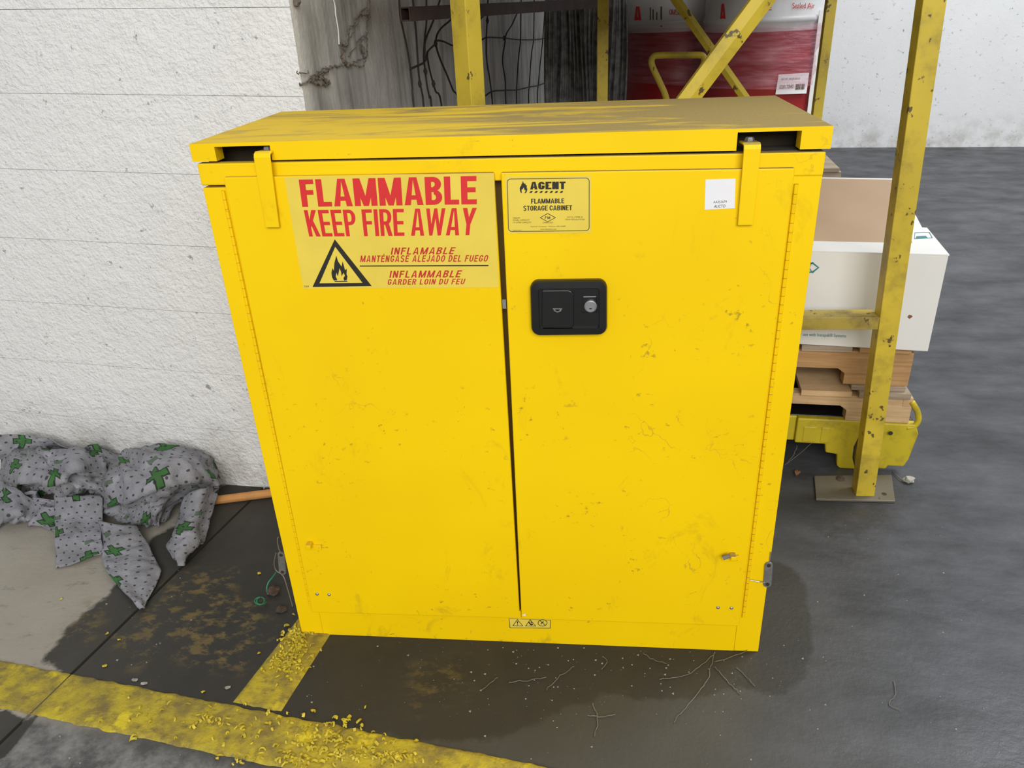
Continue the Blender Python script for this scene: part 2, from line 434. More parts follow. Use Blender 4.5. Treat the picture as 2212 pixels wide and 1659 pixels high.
def glyph(ch, t, s):
    """bold sans capital as a list of polygons, cap height 1; returns (polys, width)"""
    w = {'M': .80, 'W': .92, 'I': t, 'A': .66, 'L': .50, 'E': .53, 'F': .50, 'J': .46, 'Y': .66, 'K': .60, 'T': .54}.get(ch, .58)
    R = lambda a, b, c, d: [(a, b), (c, b), (c, d), (a, d)]
    def arc(cx, cy, rx, ry, a0, a1, n=10):
        o = []
        for k in range(n):
            A_, B_ = math.radians(a0 + (a1 - a0) * k / n), math.radians(a0 + (a1 - a0) * (k + 1) / n)
            o.append([(cx + rx * math.cos(A_), cy + ry * math.sin(A_)), (cx + rx * math.cos(B_), cy + ry * math.sin(B_)),
                      (cx + (rx - t) * math.cos(B_), cy + (ry - s) * math.sin(B_)), (cx + (rx - t) * math.cos(A_), cy + (ry - s) * math.sin(A_))])
        return o
    stem = [R(0, 0, t, 1)]; P = []
    if ch == 'I': P = stem
    elif ch == 'L': P = stem + [R(t, 0, w, s)]
    elif ch == 'F': P = stem + [R(t, 1 - s, w, 1), R(t, .44, w * .92, .44 + s)]
    elif ch == 'E': P = stem + [R(t, 1 - s, w, 1), R(t, .43, w * .94, .43 + s), R(t, 0, w, s)]
    elif ch == 'T': P = [R(0, 1 - s, w, 1), R(w / 2 - t / 2, 0, w / 2 + t / 2, 1 - s)]
    elif ch == 'A': P = [[(0, 0), (t, 0), (w / 2 + .01, 1), (w / 2 - t * .6, 1)], [(w - t, 0), (w, 0), (w / 2 + t * .6, 1), (w / 2 - .01, 1)], R(w * .22, .2, w * .78, .2 + s * .9)]
    elif ch == 'M': P = stem + [R(w - t, 0, w, 1), [(0, 1), (t * 1.12, 1), (w / 2 + t * .42, 0), (w / 2 - t * .42, 0)], [(w - t * 1.12, 1), (w, 1), (w / 2 + t * .42, 0), (w / 2 - t * .42, 0)]]
    elif ch == 'N': P = stem + [R(w - t, 0, w, 1), [(0, 1), (t * 1.1, 1), (w, 0), (w - t * 1.1, 0)]]
    elif ch == 'K': P = stem + [[(t, .34), (w, 1), (w - t * 1.25, 1), (t, .62)], [(w * .34, .50), (w - t * 1.2, 0), (w, 0), (w * .56, .66)]]
    elif ch == 'W':
        a = t * .92; x = [0, w * .27, w * .5, w * .73, w]
        P = [[(0, 1), (a, 1), (x[1] + a * .45, 0), (x[1] - a * .45, 0)], [(x[1] - a * .45, 0), (x[1] + a * .45, 0), (x[2] + a * .42, 1), (x[2] - a * .42, 1)],
             [(x[3] - a * .45, 0), (x[3] + a * .45, 0), (x[2] + a * .42, 1), (x[2] - a * .42, 1)], [(w - a, 1), (w, 1), (x[3] + a * .45, 0), (x[3] - a * .45, 0)]]
    elif ch == 'Y': P = [R(w / 2 - t / 2, 0, w / 2 + t / 2, .46), [(0, 1), (t * 1.1, 1), (w / 2 + t / 2, .40), (w / 2 - t / 2, .40)], [(w - t * 1.1, 1), (w, 1), (w / 2 + t / 2, .40), (w / 2 - t / 2, .40)]]
    elif ch in 'PR':
        cy, ry = .71, .29; P = stem + [R(t, 1 - s, w * .5, 1), R(t, cy - ry, w * .5, cy - ry + s)] + arc(w * .5, cy, w * .5, ry, -90, 90)
        if ch == 'R': P.append([(w * .42, .44), (w * .42 + t * 1.05, .46), (w * 1.03, 0), (w * 1.03 - t * 1.1, 0)])
    elif ch == 'B': P = stem + [R(t, 1 - s, w * .5, 1), R(t, .46, w * .5, .46 + s), R(t, 0, w * .5, s)] + arc(w * .48, .74, w * .48, .26, -90, 90) + arc(w * .5, .275, w * .5, .275, -90, 90)
    elif ch == 'D': P = stem + [R(t, 1 - s, w * .45, 1), R(t, 0, w * .45, s)] + arc(w * .45, .5, w * .55, .5, -90, 90, 14)
    elif ch in 'OCGU':
        ry = .30; P = [R(0, ry, t, 1 - ry)] + arc(w / 2, ry, w / 2, ry, 180, 360)
        if ch == 'U': P = [R(0, ry, t, 1), R(w - t, ry, w, 1)] + arc(w / 2, ry, w / 2, ry, 180, 360)
        else: P += arc(w / 2, 1 - ry, w / 2, ry, 0, 180)
        if ch == 'O': P.append(R(w - t, ry, w, 1 - ry))
        if ch == 'C': P += [R(w - t, ry, w, ry + .07), R(w - t, 1 - ry - .05, w, 1 - ry)]
        if ch == 'G': P += [R(w - t, ry, w, .5), R(w * .52, .5 - s * .9, w - t, .5), R(w - t, 1 - ry - .03, w, 1 - ry)]
    elif ch == 'S': P = arc(w / 2, .74, w / 2, .26 + s * .24, 15, 270) + arc(w / 2, .26, w / 2, .26 + s * .24, -165, 90)
    elif ch == 'J': P = [R(w - t, .28, w, 1)] + arc(w / 2, .28, w / 2, .28, 175, 360)
    elif ch == '-': w = .3; P = [R(0, .4, w, .4 + s)]
    return P, w
def bold_text(txt, t, s, shear=0.0, gap=.09, space=.26):
    x = 0; polys = []
    for ch in txt:
        if ch == ' ': x += space; continue
        acc = ch == 'É'
        P, w = glyph('E' if acc else ch, t, s)
        if acc: P = P + [[(w * .35, 1.07), (w * .6, 1.07), (w * .85, 1.25), (w * .55, 1.25)]]
        for p in P: polys.append([(x + a + shear * b, b) for a, b in p])
        x += w + gap
    X = x - gap
    return [[(a / X, b) for a, b in p] for p in polys]
def caps(name, parent, mat, txt, q, y, t=.2, s=.16, **k):
    f = quad_map(q, y); V = []; F = []
    for i, p in enumerate(bold_text(txt, t, s, **k)):
        o_ = len(V)
        for a, b in p:
            c = f(a, b); V.append((c[0], c[1] - (i % 7) * 2.5e-5, c[2]))
        F.append(tuple(range(o_, o_ + len(p))))
    return mk(name, V, F, mat, parent)
def lbox(x0, y0, x1, y1): return [(x0, y0), (x1, y0), (x1, y1), (x0, y1)]
# ================================================================== STRUCTURE
# floor: two slabs with an open joint between them
def xj(y): return -.447 + (y - .081) * .2048
def poly_sd(P, Q):
    P = P[:, None, :]; a = Q[None]; b = np.roll(Q, -1, 0)[None]
    e = b - a; t = np.clip(((P - a) * e).sum(2) / (e**2).sum(2), 0, 1)
    d = np.sqrt(((P - a - e * t[..., None])**2).sum(2)).min(1)
    c = ((a[..., 1] > P[..., 1]) != (b[..., 1] > P[..., 1])) & (P[..., 0] < (b[..., 0] - a[..., 0]) * (P[..., 1] - a[..., 1]) / (b[..., 1] - a[..., 1] + 1e-12) + a[..., 0])
    return np.where(c.sum(1) % 2 == 1, -d, d)
def wpoly(L): return np.array([onz(x, y)[:2] for x, y in L])
stainA = wpoly([(1620, 1195), (1690, 1215), (1742, 1262), (1748, 1330), (1762, 1400), (1742, 1462), (1692, 1500), (1600, 1488), (1510, 1510),
                (1400, 1514), (1300, 1500), (1190, 1548), (1060, 1600), (960, 1602), (480, 1560), (150, 1470), (95, 1425), (130, 1375), (200, 1310), (262, 1255),
                (310, 1195), (325, 1160), (430, 1120), (470, 1050), (560, 1040), (700, 1100)])
stainB = wpoly([(0, 1520), (60, 1560), (120, 1500), (10, 1640), (-60, 1640)])
stainC = wpoly([(1690, 1060), (1760, 1000), (1900, 1060), (1980, 1100), (1940, 1180), (1820, 1240), (1740, 1200), (1700, 1130)])
ochA = [wpoly([(240, 1370), (330, 1300), (420, 1270), (560, 1300), (590, 1380), (520, 1450), (430, 1440), (330, 1400), (290, 1450)]),
        wpoly([(120, 1380), (190, 1300), (230, 1330), (180, 1400)]), wpoly([(330, 1280), (420, 1230), (520, 1230), (500, 1290), (400, 1310)])]
ochB = wpoly([(880, 1440), (1000, 1420), (1010, 1500), (900, 1540)])
frontP = np.array([(-.52, -.27), (.03, -.365), (.7, -.47), (.7, -1.2), (-.9, -1.2), (-.62, -.6)])
def slab(x0f, x1f, parent, xs, ys):
    V = []; nx, ny = len(xs), len(ys)
    for y in ys:
        a, b = x0f(y), x1f(y)
        for s in xs: V.append((a + (b - a) * s, y, 0))
    V = np.array(V); F = [(j * nx + i, j * nx + i + 1, (j + 1) * nx + i + 1, (j + 1) * nx + i) for j in range(ny - 1) for i in range(nx - 1)]
    P = V[:, :2]
    st = np.maximum(np.clip(.5 - poly_sd(P, stainA) / .075, 0, 1), np.clip(.5 - poly_sd(P, stainB) / .03, 0, 1))
    st = np.maximum(st, .52 * np.clip(.5 - poly_sd(P, stainC) / .25, 0, 1))
    oc = np.zeros(len(P))
    for q in ochA: oc = np.maximum(oc, np.clip(.5 - poly_sd(P, q) / .05, 0, 1))
    oc = np.maximum(oc, .55 * np.clip(.5 - poly_sd(P, ochB) / .05, 0, 1))
    fr = np.clip(.5 - poly_sd(P, frontP) / .04, 0, 1)
    # edge skirts down into the joint
    n = len(V); V2 = [tuple(v) for v in V]
    for j in range(ny):
        for i in (0, nx - 1): V2.append((V[j * nx + i][0], V[j * nx + i][1], -.03))
    for j in range(ny - 1):
        F.append((j * nx, (j + 1) * nx, n + 2 * (j + 1), n + 2 * j))
        F.append((j * nx + nx - 1, (j + 1) * nx + nx - 1, n + 2 * (j + 1) + 1, n + 2 * j + 1))
    o = mk('slab', V2, F, MFLOOR, parent)
    for nm, arr in (('stain', st), ('ochre', oc), ('front', fr)):
        a = o.data.attributes.new(nm, 'FLOAT', 'POINT')
        a.data.foreach_set('value', np.concatenate([arr, np.zeros(2 * ny)]).astype(np.float32))
    return o
floor = box('floor', MJOINT, None, -4, 7, -3.4, 8.2, -.06, -.029); tag(floor, kind='structure')
ys = np.concatenate([np.linspace(-3.4, -.6, 6), np.arange(-.58, 1.0, .015), np.linspace(1.05, 8.2, 14)])
xsr = np.concatenate([np.arange(0, 2.3, .015), np.linspace(2.35, 7.4, 9)]) / 7.4
xsl = 1 - np.concatenate([np.arange(0, .8, .015), np.linspace(.85, 3.5, 5)])[::-1] / 3.5
slab(lambda y: xj(y) + .0045, lambda y: xj(y) + 7.4, floor, xsr, ys)
slab(lambda y: xj(y) - 3.5, lambda y: xj(y) - .0045, floor, np.sort(xsl), ys)
# painted stripes
def stripe(corners, nu, nv, seed, thick=.0045):
    A, B, C, D = [np.array(c) for c in corners]  # TL TR BR BL in world xy
    V = []
    for j in range(nv + 1):
        for i in range(nu + 1):
            u, v = i / nu, j / nv
            p = (A * (1 - u) + B * u) * (1 - v) + (D * (1 - u) + C * u) * v
            n1 = mnoise.noise(Vector((p[0] * 14 + seed, p[1] * 14, 0)))
            n2 = mnoise.noise(Vector((p[0] * 60, p[1] * 60, seed)))
            n3 = mnoise.noise(Vector((p[0] * 160, p[1] * 160, seed)))
            if j in (0, nv):
                nn = (D - A) / np.linalg.norm(D - A) * (1 if j else -1)
                p = p + nn * (.004 * mnoise.noise(Vector((p[0] * 30, p[1] * 30, seed + 3))) + .0025 * n2)
            h = thick * (1 + .35 * n1 + .35 * n2 + .25 * n3)
            V.append((p[0], p[1], max(.0012, h) if 0 < j < nv and 0 < i < nu else .0004))
    F = [(j * (nu + 1) + i, j * (nu + 1) + i + 1, (j + 1) * (nu + 1) + i + 1, (j + 1) * (nu + 1) + i) for j in range(nv) for i in range(nu)]
    return mk('paint_stripe', V, F, MSTRIPE, floor, smooth=True)
UPL = np.array([-1.05, -.0685]); UPR = np.array([.95, -.3715]); LOL = np.array([-1.05, -.1835]); LOR = np.array([.95, -.4915])
def onjoint(P, Q):
    for k in range(4000):
        f = k / 3999; p = P + (Q - P) * f
        if p[0] >= xj(p[1]): return f
    return 0
fu, fl_ = onjoint(UPL, UPR), onjoint(LOL, LOR); dj = .0015
UJ = UPL + (UPR - UPL) * fu; LJ = LOL + (LOR - LOL) * fl_
stripe([UPL, UJ - (dj, 0), LJ - (dj, 0), LOL], 75, 22, 1)
stripe([UJ + (dj, 0), UPR, LOR, LJ + (dj, 0)], 225, 22, 1)
stripe([(.030, .28), (.118, .25), (.040, -.226), (-.077, -.208)], 14, 90, 5, .004)
# curled shavings on the paint
def shavings(name, zones, n, parent):
    m = MB()
    for k in range(n):
        z = zones[k % len(zones)]
        c = onz(random.gauss(z[0], z[2]), random.gauss(z[1], z[3]))
        a = random.uniform(0, 6.28); L = random.uniform(.005, .016); wd = random.uniform(.0012, .003); cur = random.uniform(-1.6, 1.6); h = random.uniform(.002, .006)
        pts = []
        for i in range(5):
            t = i / 4 - .5; ang = a + cur * t
            pts.append((c[0] + L * t * math.cos(ang), c[1] + L * t * math.sin(ang), .0045 + h * (1 - 4 * t * t) * random.uniform(.7, 1)))
        V = []
        for i, p in enumerate(pts):
            ang = a + cur * (i / 4 - .5) + 1.57
            V += [(p[0] - wd * math.cos(ang), p[1] - wd * math.sin(ang), p[2]), (p[0] + wd * math.cos(ang), p[1] + wd * math.sin(ang), p[2] + .001)]
        m.add(V, [(2 * i, 2 * i + 1, 2 * i + 3, 2 * i + 2) for i in range(4)])
    o = m.mk(name, MFLAKE, parent, solid=.0006); o['kind'] = 'stuff'; return o
shavings('paint_shavings', [(640, 1405, 18, 22), (622, 1435, 22, 16), (690, 1580, 60, 18), (760, 1610, 60, 16), (620, 1640, 60, 14), (640, 1380, 16, 14), (450, 1560, 90, 20), (820, 1636, 50, 8)], 460, floor)
# --- left wall of painted concrete blocks
WDIR = np.array([1, -.082]); WDIR = WDIR / np.linalg.norm(WDIR); WN = np.array([-WDIR[1], WDIR[0]])  # WN points into the wall
WCOR = np.array([.006, .586])
def wl(s, t, z):  # s along the wall to the right (0 at the corner), t into the wall
    p = WCOR + WDIR * s + WN * t
    return (p[0], p[1], z)
wall = MB().box(-3.2, -.0, .004, .30, -.02, 3.6, xf=lambda p: wl(p[0], p[1], p[2])).mk('wall_left', MWALL, None); tag(wall, kind='structure')
def rowz(k, s): return .028 + .1955 * k - .036 * (s + .9) 
for k in range(-1, 8):
    off = [0.0, .2][k % 2]
    s1 = 0.0
    edges = [0.0]; s = -(.4 - off) if off else -.4
    while s > -1.75: edges.append(s); s -= .4
    edges.append(-2.2)
    for a, b in zip(edges[1:], edges[:-1]):
        g = .0007; gs = .00005; z00, z01 = rowz(k, a) + g, rowz(k, b) + g; z10, z11 = rowz(k + 1, a) - g, rowz(k + 1, b) - g
        if k == -1:
            z00 = z01 = -.01
        if max(z10, z11) < .02: continue
        j = random.uniform(-.0006, .0006)
        V = [wl(a + gs, j, z00), wl(b - gs, j, z01), wl(b - gs, .03, z01), wl(a + gs, .03, z00), wl(a + gs, j, z10), wl(b - gs, j, z11), wl(b - gs, .03, z11), wl(a + gs, .03, z10)]
        mk('concrete_block', V, BOXF, MWALL, wall, bevel=0)
MB().box(-3.2, 0, 0, .03, rowz(8, -.4) - .03, 3.6, xf=lambda p: wl(p[0], p[1] + .001, p[2])).mk('upper_wall', MWALL, wall)
# skim of paint and debris lumps along the wall foot
# --- grey return wall running back from the corner
RDIR = np.array([.082, 1]); RDIR = RDIR / np.linalg.norm(RDIR)
ret = MB().add([(*(WCOR + WN * .003)[:2], -.02), (*(WCOR + RDIR * 6.3), -.02), (*(WCOR + RDIR * 6.3 - WDIR * .2), -.02), (*(WCOR - WDIR * .0 + WN * .32 - WDIR * .2), -.02),
                (*(WCOR + WN * .003)[:2], 3.6), (*(WCOR + RDIR * 6.3), 3.6), (*(WCOR + RDIR * 6.3 - WDIR * .2), 3.6), (*(WCOR + WN * .32 - WDIR * .2), 3.6)], BOXF).mk('wall_recess', MRET, None)
tag(ret, kind='structure')
# --- far white wall
bw = MB().add([(-.5, 6.9, -.02), (6.8, 5.85, -.02), (6.8, 6.05, -.02), (-.5, 7.1, -.02), (-.5, 6.9, 4), (6.8, 5.85, 4), (6.8, 6.05, 4), (-.5, 7.1, 4)], BOXF).mk('wall_back', MBACKW, None)
tag(bw, kind='structure')
added_roof = box('shade_roof', MWG, None, -.6, 1.95, .75, 7.1, 1.92, 2.0); tag(added_roof, kind='structure')  # unseen low roof added over the recess to keep it dark
RN = np.array([RDIR[1], -RDIR[0], 0])  # out of the return wall
def onret(px, py, off=0.0):
    return onplane(px, py, (*(WCOR + RN[:2] * off), 0), RN)
# ================================================================== CABINET
W, H, D = 1.092, 1.152, .443
cab = thing('safety_cabinet', 'yellow steel flammable storage cabinet with two doors and a dusty top', 'cabinet', (W / 2, D / 2, 0))
IN = .006
zl = 1.1135   # underside of lid
# body
m = MB()
m.box(IN, IN + .003, .0225, D, 0, zl - .004).box(W - IN - .003, W - IN, .0225, D, 0, zl - .004).box(IN + .003, W - IN - .003, D - .003, D, 0, zl)
m.box(IN + .003, W - IN - .003, .05, D - .003, .05, .055)
body = m.mk('body', MY, cab, bevel=.0012)
box('shaded_interior', MINSIDE, cab, IN + .01, W - IN - .01, .024, .03, .06, 1.09)
hz = ony(432, 401, 0)[2]; hz2 = ony(1780, 380, 0)[2]; hzm = (hz + hz2) / 2
tz = ony(421, 350, 0)[2]; print('header', hz, hz2, tz)
def headf(p): return (p[0], p[1], p[2] + .0085 - .0090 * p[0] / W if p[2] > 1.10 else p[2] + (hz - hzm) + (hz2 - hz) * p[0] / W)
box('header_rail', MY, cab, IN, W - IN, 0, .02, hzm, zl - .004, bevel=.0025, xf=headf)
for a, b in ((IN + .0002, .060), (W - .060, W - IN - .0002)):
    box('side_stile', MY, cab, a, b, .0025, .022, 0, hzm, bevel=.001)
box('bottom_sill', MY, cab, .0605, W - .0605, .002, .02, 0, .095, bevel=.001)
# lid with notched front lip
LT = H; Lb = 1.1175
def lidf(p):
    z = p[2]; x = p[0] / W
    return (p[0], p[1], z - .0028 * x if z > LT - .0075 else z + .0042 - .0082 * x)
def sx(px, py): return ony(px, py, 0)[0]
s1a, s1b = sx(465, 330), sx(585, 328); s2a, s2b = sx(1592, 306), sx(1730, 304)
sl = .0295
m = MB()
m.box(0, W, .003, D, LT - .003, LT, xf=lidf)
m.box(0, .003, .003, D, Lb, LT - .003, xf=lidf).box(W - .003, W, .003, D, Lb, LT - .003, xf=lidf).box(.003, W - .003, D - .003, D, Lb, LT - .003, xf=lidf)
lidt = m.mk('lid', MY, cab, bevel=.001)
LP = [(0, Lb), (s1a, Lb), (s1a, LT - .006), (s1b, LT - .006), (s1b, Lb), (s2a, Lb), (s2a, LT - .006), (s2b, LT - .006), (s2b, Lb), (W, Lb), (W, LT), (0, LT)]
lip = MB().prism(LP, lambda p, t: lidf((p[0], t, p[1])), 0, .003).mk('lid_lip', MY, cab)
bm = bmesh.new(); bm.from_mesh(lip.data); bmesh.ops.triangulate(bm, faces=[f for f in bm.faces if len(f.verts) > 4]); bm.to_mesh(lip.data); bm.free()
for xx in (s1a - .003, s1b, s2a - .003, s2b): box('slot_flange', MY, cab, xx, xx + .003, .003, .03, Lb, LT - .004, xf=lidf)
MDUST = simple('dark_dust', (.045, .040, .034), .9, var=.4, scale=60)
box('top_plate', MDUST, cab, IN + .003, W - IN - .003, .0205, D - .003, zl - .008, zl - .004)
box('slot_dark_back', MDARK, cab, .004, W - .004, .07, .08, zl - .004, LT - .003)  # added dark strip behind the lid slots, stands in for their shade
for xx in (s1a - .03, s1b + .02, s2a - .03, s2b + .02): box('slot_dark_side', MDARK, cab, xx, xx + .01, .028, .07, zl - .004, LT - .003)  # added dark blocks that stop light leaking in at the slot ends
# doors
YD = -.011
def dx(px, py): return ony(px, py, YD)
TL = dx(482, 383); TR = dx(1718, 363); BL = dx(674, 1323); BR = dx(1597, 1353)
print('door corners', TL, TR, BL, BR)
gt = dx(1068, 396); gt2 = dx(1083, 396); gb = dx(1122.5, 1330); gb2 = dx(1126, 1330)
def door(name, P, label):
    V = [(p[0], YD + dy, p[2]) for dy in (0, .0105) for p in P]
    F = [(0, 1, 2, 3), (7, 6, 5, 4), (0, 4, 5, 1), (1, 5, 6, 2), (2, 6, 7, 3), (3, 7, 4, 0)]
    o = mk(name, V, F, MY, cab, bevel=.0022)
    return o
ztop = (TL[2] + TR[2]) / 2; zbot = (BL[2] + BR[2]) / 2
door('left_door', [(TL[0], 0, TL[2]), (gt[0], 0, dx(1070, 373)[2]), (gb[0], 0, dx(1120, 1336)[2]), (BL[0], 0, BL[2])], None)
door('right_door', [(gt2[0], 0, dx(1086, 373)[2]), (TR[0], 0, TR[2]), (BR[0], 0, BR[2]), (gb2[0], 0, dx(1127, 1337)[2])], None)
# piano hinges
def hinge(pa, pb, side):
    a = ony(*pa, -.002); b = ony(*pb, -.002)
    h = MB().tube([(a[0], .0015, a[2]), (b[0], .0015, b[2])], .0028, 8).mk('piano_hinge', MY, cab)
    N = 58; d = (b - a) / N
    k0 = None
    for i in range(N):
        p = a + d * (i + .03); q = a + d * (i + .97)
        if k0 is None:
            k0 = MB().tube([(p[0], .001, p[2]), (q[0], .001, q[2])], .0038, 8).mk('knuckle', MY, h); base = p
        else:
            c = k0.copy(); col.objects.link(c); c.parent = h
            c.location = k0.location + Vector((p[0] - base[0], 0, p[2] - base[2]))
hinge((480, 412), (670, 1310), -1)
hinge((1721, 398), (1606, 1335), 1)
# hold-open straps hooked through the lid slots
def strap(pt0, pt1, pb0, pb1):
    yy = -.020
    x0, x1 = ony(*pt0, yy)[0], ony(*pt1, yy)[0]; zt = ony(*pt0, yy)[2]; xb0, xb1 = ony(*pb0, yy)[0], ony(*pb1, yy)[0]; zb = ony(*pb0, yy)[2]
    prof = [(.030, zt - .001), (-.010, zt + .002), (-.017, zt - .001), (yy, zt - .007), (yy, zb)]
    th = .004; V = []; F = []
    zs = [p[1] for p in prof]
    inner = [(.030, zt - .005), (-.010, zt - .002), (-.0145, zt - .004), (yy + th, zt - .009), (yy + th, zb)]
    for k, (p, q) in enumerate(zip(prof, inner)):
        f = 0 if k < 4 else 1
        a, b = x0 + (xb0 - x0) * f, x1 + (xb1 - x1) * f
        V += [(a, p[0], p[1]), (b, p[0], p[1]), (b, q[0], q[1]), (a, q[0], q[1])]
    for k in range(4):
        for e in range(4): F.append((k * 4 + e, k * 4 + (e + 1) % 4, k * 4 + 4 + (e + 1) % 4, k * 4 + 4 + e))
    F += [(3, 2, 1, 0), (16, 17, 18, 19)]
    s = mk('door_strap', V, F, MY, cab, bevel=.0008)
    MB().lathe([(.007, 0), (.008, .002), (.008, .005), (.006, .008)], ((x0 + x1) / 2, .012, zt - .001), n=6).mk('bolt', MGREYM, s)
strap((546, 332), (581, 330), (574, 492), (603, 491))
strap((1608, 313), (1645, 311), (1594, 487), (1627, 486))
# ---- labels and lettering
YL = YD - .0006; YT = YD - .0010
def panel(name, q, mat, parent, y=YL, th=.0005):
    C = [ony(px, py, y) for px, py in q]
    V = [(c[0], y + d, c[2]) for d in (0, th) for c in C]
    return mk(name, V, [(0, 1, 2, 3), (7, 6, 5, 4), (0, 4, 5, 1), (1, 5, 6, 2), (2, 6, 7, 3), (3, 7, 4, 0)], mat, parent)
warn = panel('warning_label', [(614, 383), (1067, 374), (1077, 621), (655, 624)], MLABEL, cab); warn['label'] = 'pale yellow warning label with red and black print'
caps('lettering', warn, MRED, 'FLAMMABLE', [(645, 388), (1029, 380), (1030, 441), (653, 447)], YT, .215, .175, gap=.075)
caps('lettering', warn, MRED, 'KEEP FIRE AWAY', [(656, 454), (1030, 449), (1024, 508), (668, 511)], YT, .19, .125, gap=.085, space=.25)
caps('lettering', warn, MDRED, 'INFLAMABLE', [(843, 535), (981, 534), (979, 549), (844, 550)], YT, .17, .16, shear=.2, gap=.2, space=.42)
caps('lettering', warn, MDRED, 'MANTÉNGASE ALEJADO DEL FUEGO', [(777, 552), (1053, 551), (1052, 565), (778, 566)], YT, .17, .16, shear=.2, gap=.2, space=.42)
caps('lettering', warn, MDRED, 'INFLAMMABLE', [(840, 585), (995, 584), (993, 599), (841, 600)], YT, .17, .16, shear=.2, gap=.2, space=.42)
caps('lettering', warn, MDRED, 'GARDER LOIN DU FEU', [(836, 603), (1003, 602), (1002, 614), (837, 615)], YT, .17, .16, shear=.2, gap=.2, space=.42)
letters('lettering', warn, MINK2, '7309', [(656, 617), (667, 617), (667, 621), (656, 621)], YT)
def pxpoly(name, parent, mat, polys, y=YT):
    V = []; F = []
    for P in polys:
        o = len(V); V += [ony(px, py, y) for px, py in P]; F.append(tuple(range(o, o + len(P))))
    # ear-clip concave outlines
    o = mk(name, V, F, mat, parent)
    bm = bmesh.new(); bm.from_mesh(o.data); bmesh.ops.triangulate(bm, faces=[f for f in bm.faces if len(f.verts) > 4]); bm.to_mesh(o.data); bm.free()
    return o
panel('divider_line', [(777, 573.6), (1055, 572.6), (1055, 574.8), (777, 575.8)], MINK, warn, YT, .0003)
T0, T1, T2 = (723, 517), (803, 618), (675, 620); I0, I1, I2 = (724, 533), (783, 611), (690, 612)
pxpoly('hazard_triangle', warn, MINK, [[T0, T1, I1, I0], [T1, T2, I2, I1], [T2, T0, I0, I2]])
def Z1(L): return [(600 + x / 3.0722, 340 + y / 3.0722) for x, y in L]
flame = Z1([(388, 652), (400, 690), (424, 725), (430, 690), (440, 725), (446, 748), (458, 740), (456, 775), (462, 790), (458, 815), (440, 818), (436, 800), (446, 785),
            (436, 765), (424, 790), (420, 760), (410, 735), (404, 765), (398, 790), (390, 765), (384, 790), (396, 815), (372, 818), (360, 795), (356, 765), (362, 735), (372, 752), (376, 700)])
pxpoly('flame_symbol', warn, MINK, [flame, Z1([(378, 820), (462, 819), (462, 826), (378, 827)])])
ag = panel('maker_label', [(1090, 381), (1277, 379), (1277, 503), (1097, 505)], MLABEL, cab); ag['label'] = 'small pale yellow maker label with black print'
def Z2(L): return [(1060 + x / 9.2167, 360 + y / 9.2167) for x, y in L]
def zq(x0, y0, x1, y1, sk=0): return Z2([(x0, y0), (x1, y0 - sk), (x1, y1 - sk), (x0, y1)])
caps('lettering', ag, MINK, 'AGENT', zq(785, 305, 1490, 455, 8), YT, .25, .2, gap=.07)
pxpoly('star', ag, MLABEL, [Z2([(1185 + 45 * (1 if k % 2 == 0 else .42) * math.sin(k * math.pi / 5), 375 - 45 * (1 if k % 2 == 0 else .42) * math.cos(k * math.pi / 5)) for k in range(10)])], YT - .0003)
pxpoly('dash_row', ag, MINK, [Z2([(795 + 101 * k, 485), (840 + 101 * k, 483), (815 + 101 * k, 522), (765 + 101 * k, 524)]) for k in range(7)])
caps('lettering', ag, MINK, 'FLAMMABLE', zq(805, 640, 1465, 735, 8), YT, .19, .15)
caps('lettering', ag, MINK, 'STORAGE CABINET', zq(650, 780, 1620, 878, 12), YT, .19, .15)
caps('lettering', ag, MINK2, 'FM', zq(1080, 990, 1185, 1040), YT, .18, .15, gap=.2)
letters('lettering', ag, MINK2, 'APPROVED', zq(1035, 1102, 1240, 1128), YT)
def ring(name, parent, mat, outer, inner, y=YT):
    n = len(outer); V = [ony(*p, y) for p in outer] + [ony(*p, y) for p in inner]
    return mk(name, V, [(i, (i + 1) % n, n + (i + 1) % n, n + i) for i in range(n)], mat, parent)
ring('diamond', ag, MINK2, Z2([(1135, 925), (1300, 1015), (1135, 1105), (975, 1015)]), Z2([(1135, 940), (1275, 1015), (1135, 1092), (1000, 1015)]))
for s_, q_ in (('1906049', zq(440, 1008, 582, 1034)), ('30 GAL. CAPACITY', zq(440, 1050, 775, 1078)), ('114 LITER CAPACITY', zq(440, 1097, 812, 1126)), ('N.F.P.A. CODE 30', zq(1525, 990, 1830, 1018)),
               ('OSHA REGULATIONS', zq(1482, 1036, 1872, 1064)), ('Fastenal Company - Winona, MN 55987', zq(798, 1182, 1497, 1212, 6)), ('www.fastenal.com', zq(988, 1230, 1308, 1256)), ('0608AGENT', zq(442, 1258, 620, 1274))):
    letters('lettering', ag, MINK2, s_, q_, YT)
def rrect(x0, y0, x1, y1, r, n=5):
    P = []
    for cx, cy, a0 in ((x1 - r, y0 + r, -90), (x1 - r, y1 - r, 0), (x0 + r, y1 - r, 90), (x0 + r, y0 + r, 180)):
        for k in range(n + 1):
            a = math.radians(a0 + 90 * k / n); P.append((cx + r * math.cos(a), cy + r * math.sin(a)))
    return P
def skew(P): return Z2([(x + (y - 250) * .028 * (1 - (x - 320) / 1640), y - (x - 320) * .013) for x, y in P])
ring('border', ag, MINK2, skew(rrect(320, 240, 1968, 1300, 75)), skew(rrect(334, 253, 1954, 1287, 63)))
pxpoly('flame_symbol', ag, MINK, [Z2([(640, 285), (660, 330), (680, 345), (690, 330), (695, 365), (722, 375), (715, 410), (730, 450), (715, 505), (690, 530), (670, 525), (695, 490), (690, 460), (672, 470), (665, 430), (650, 415), (640, 455), (622, 440), (612, 480), (622, 525), (600, 520), (582, 480), (578, 430), (590, 385), (600, 400), (612, 350), (628, 330)])])
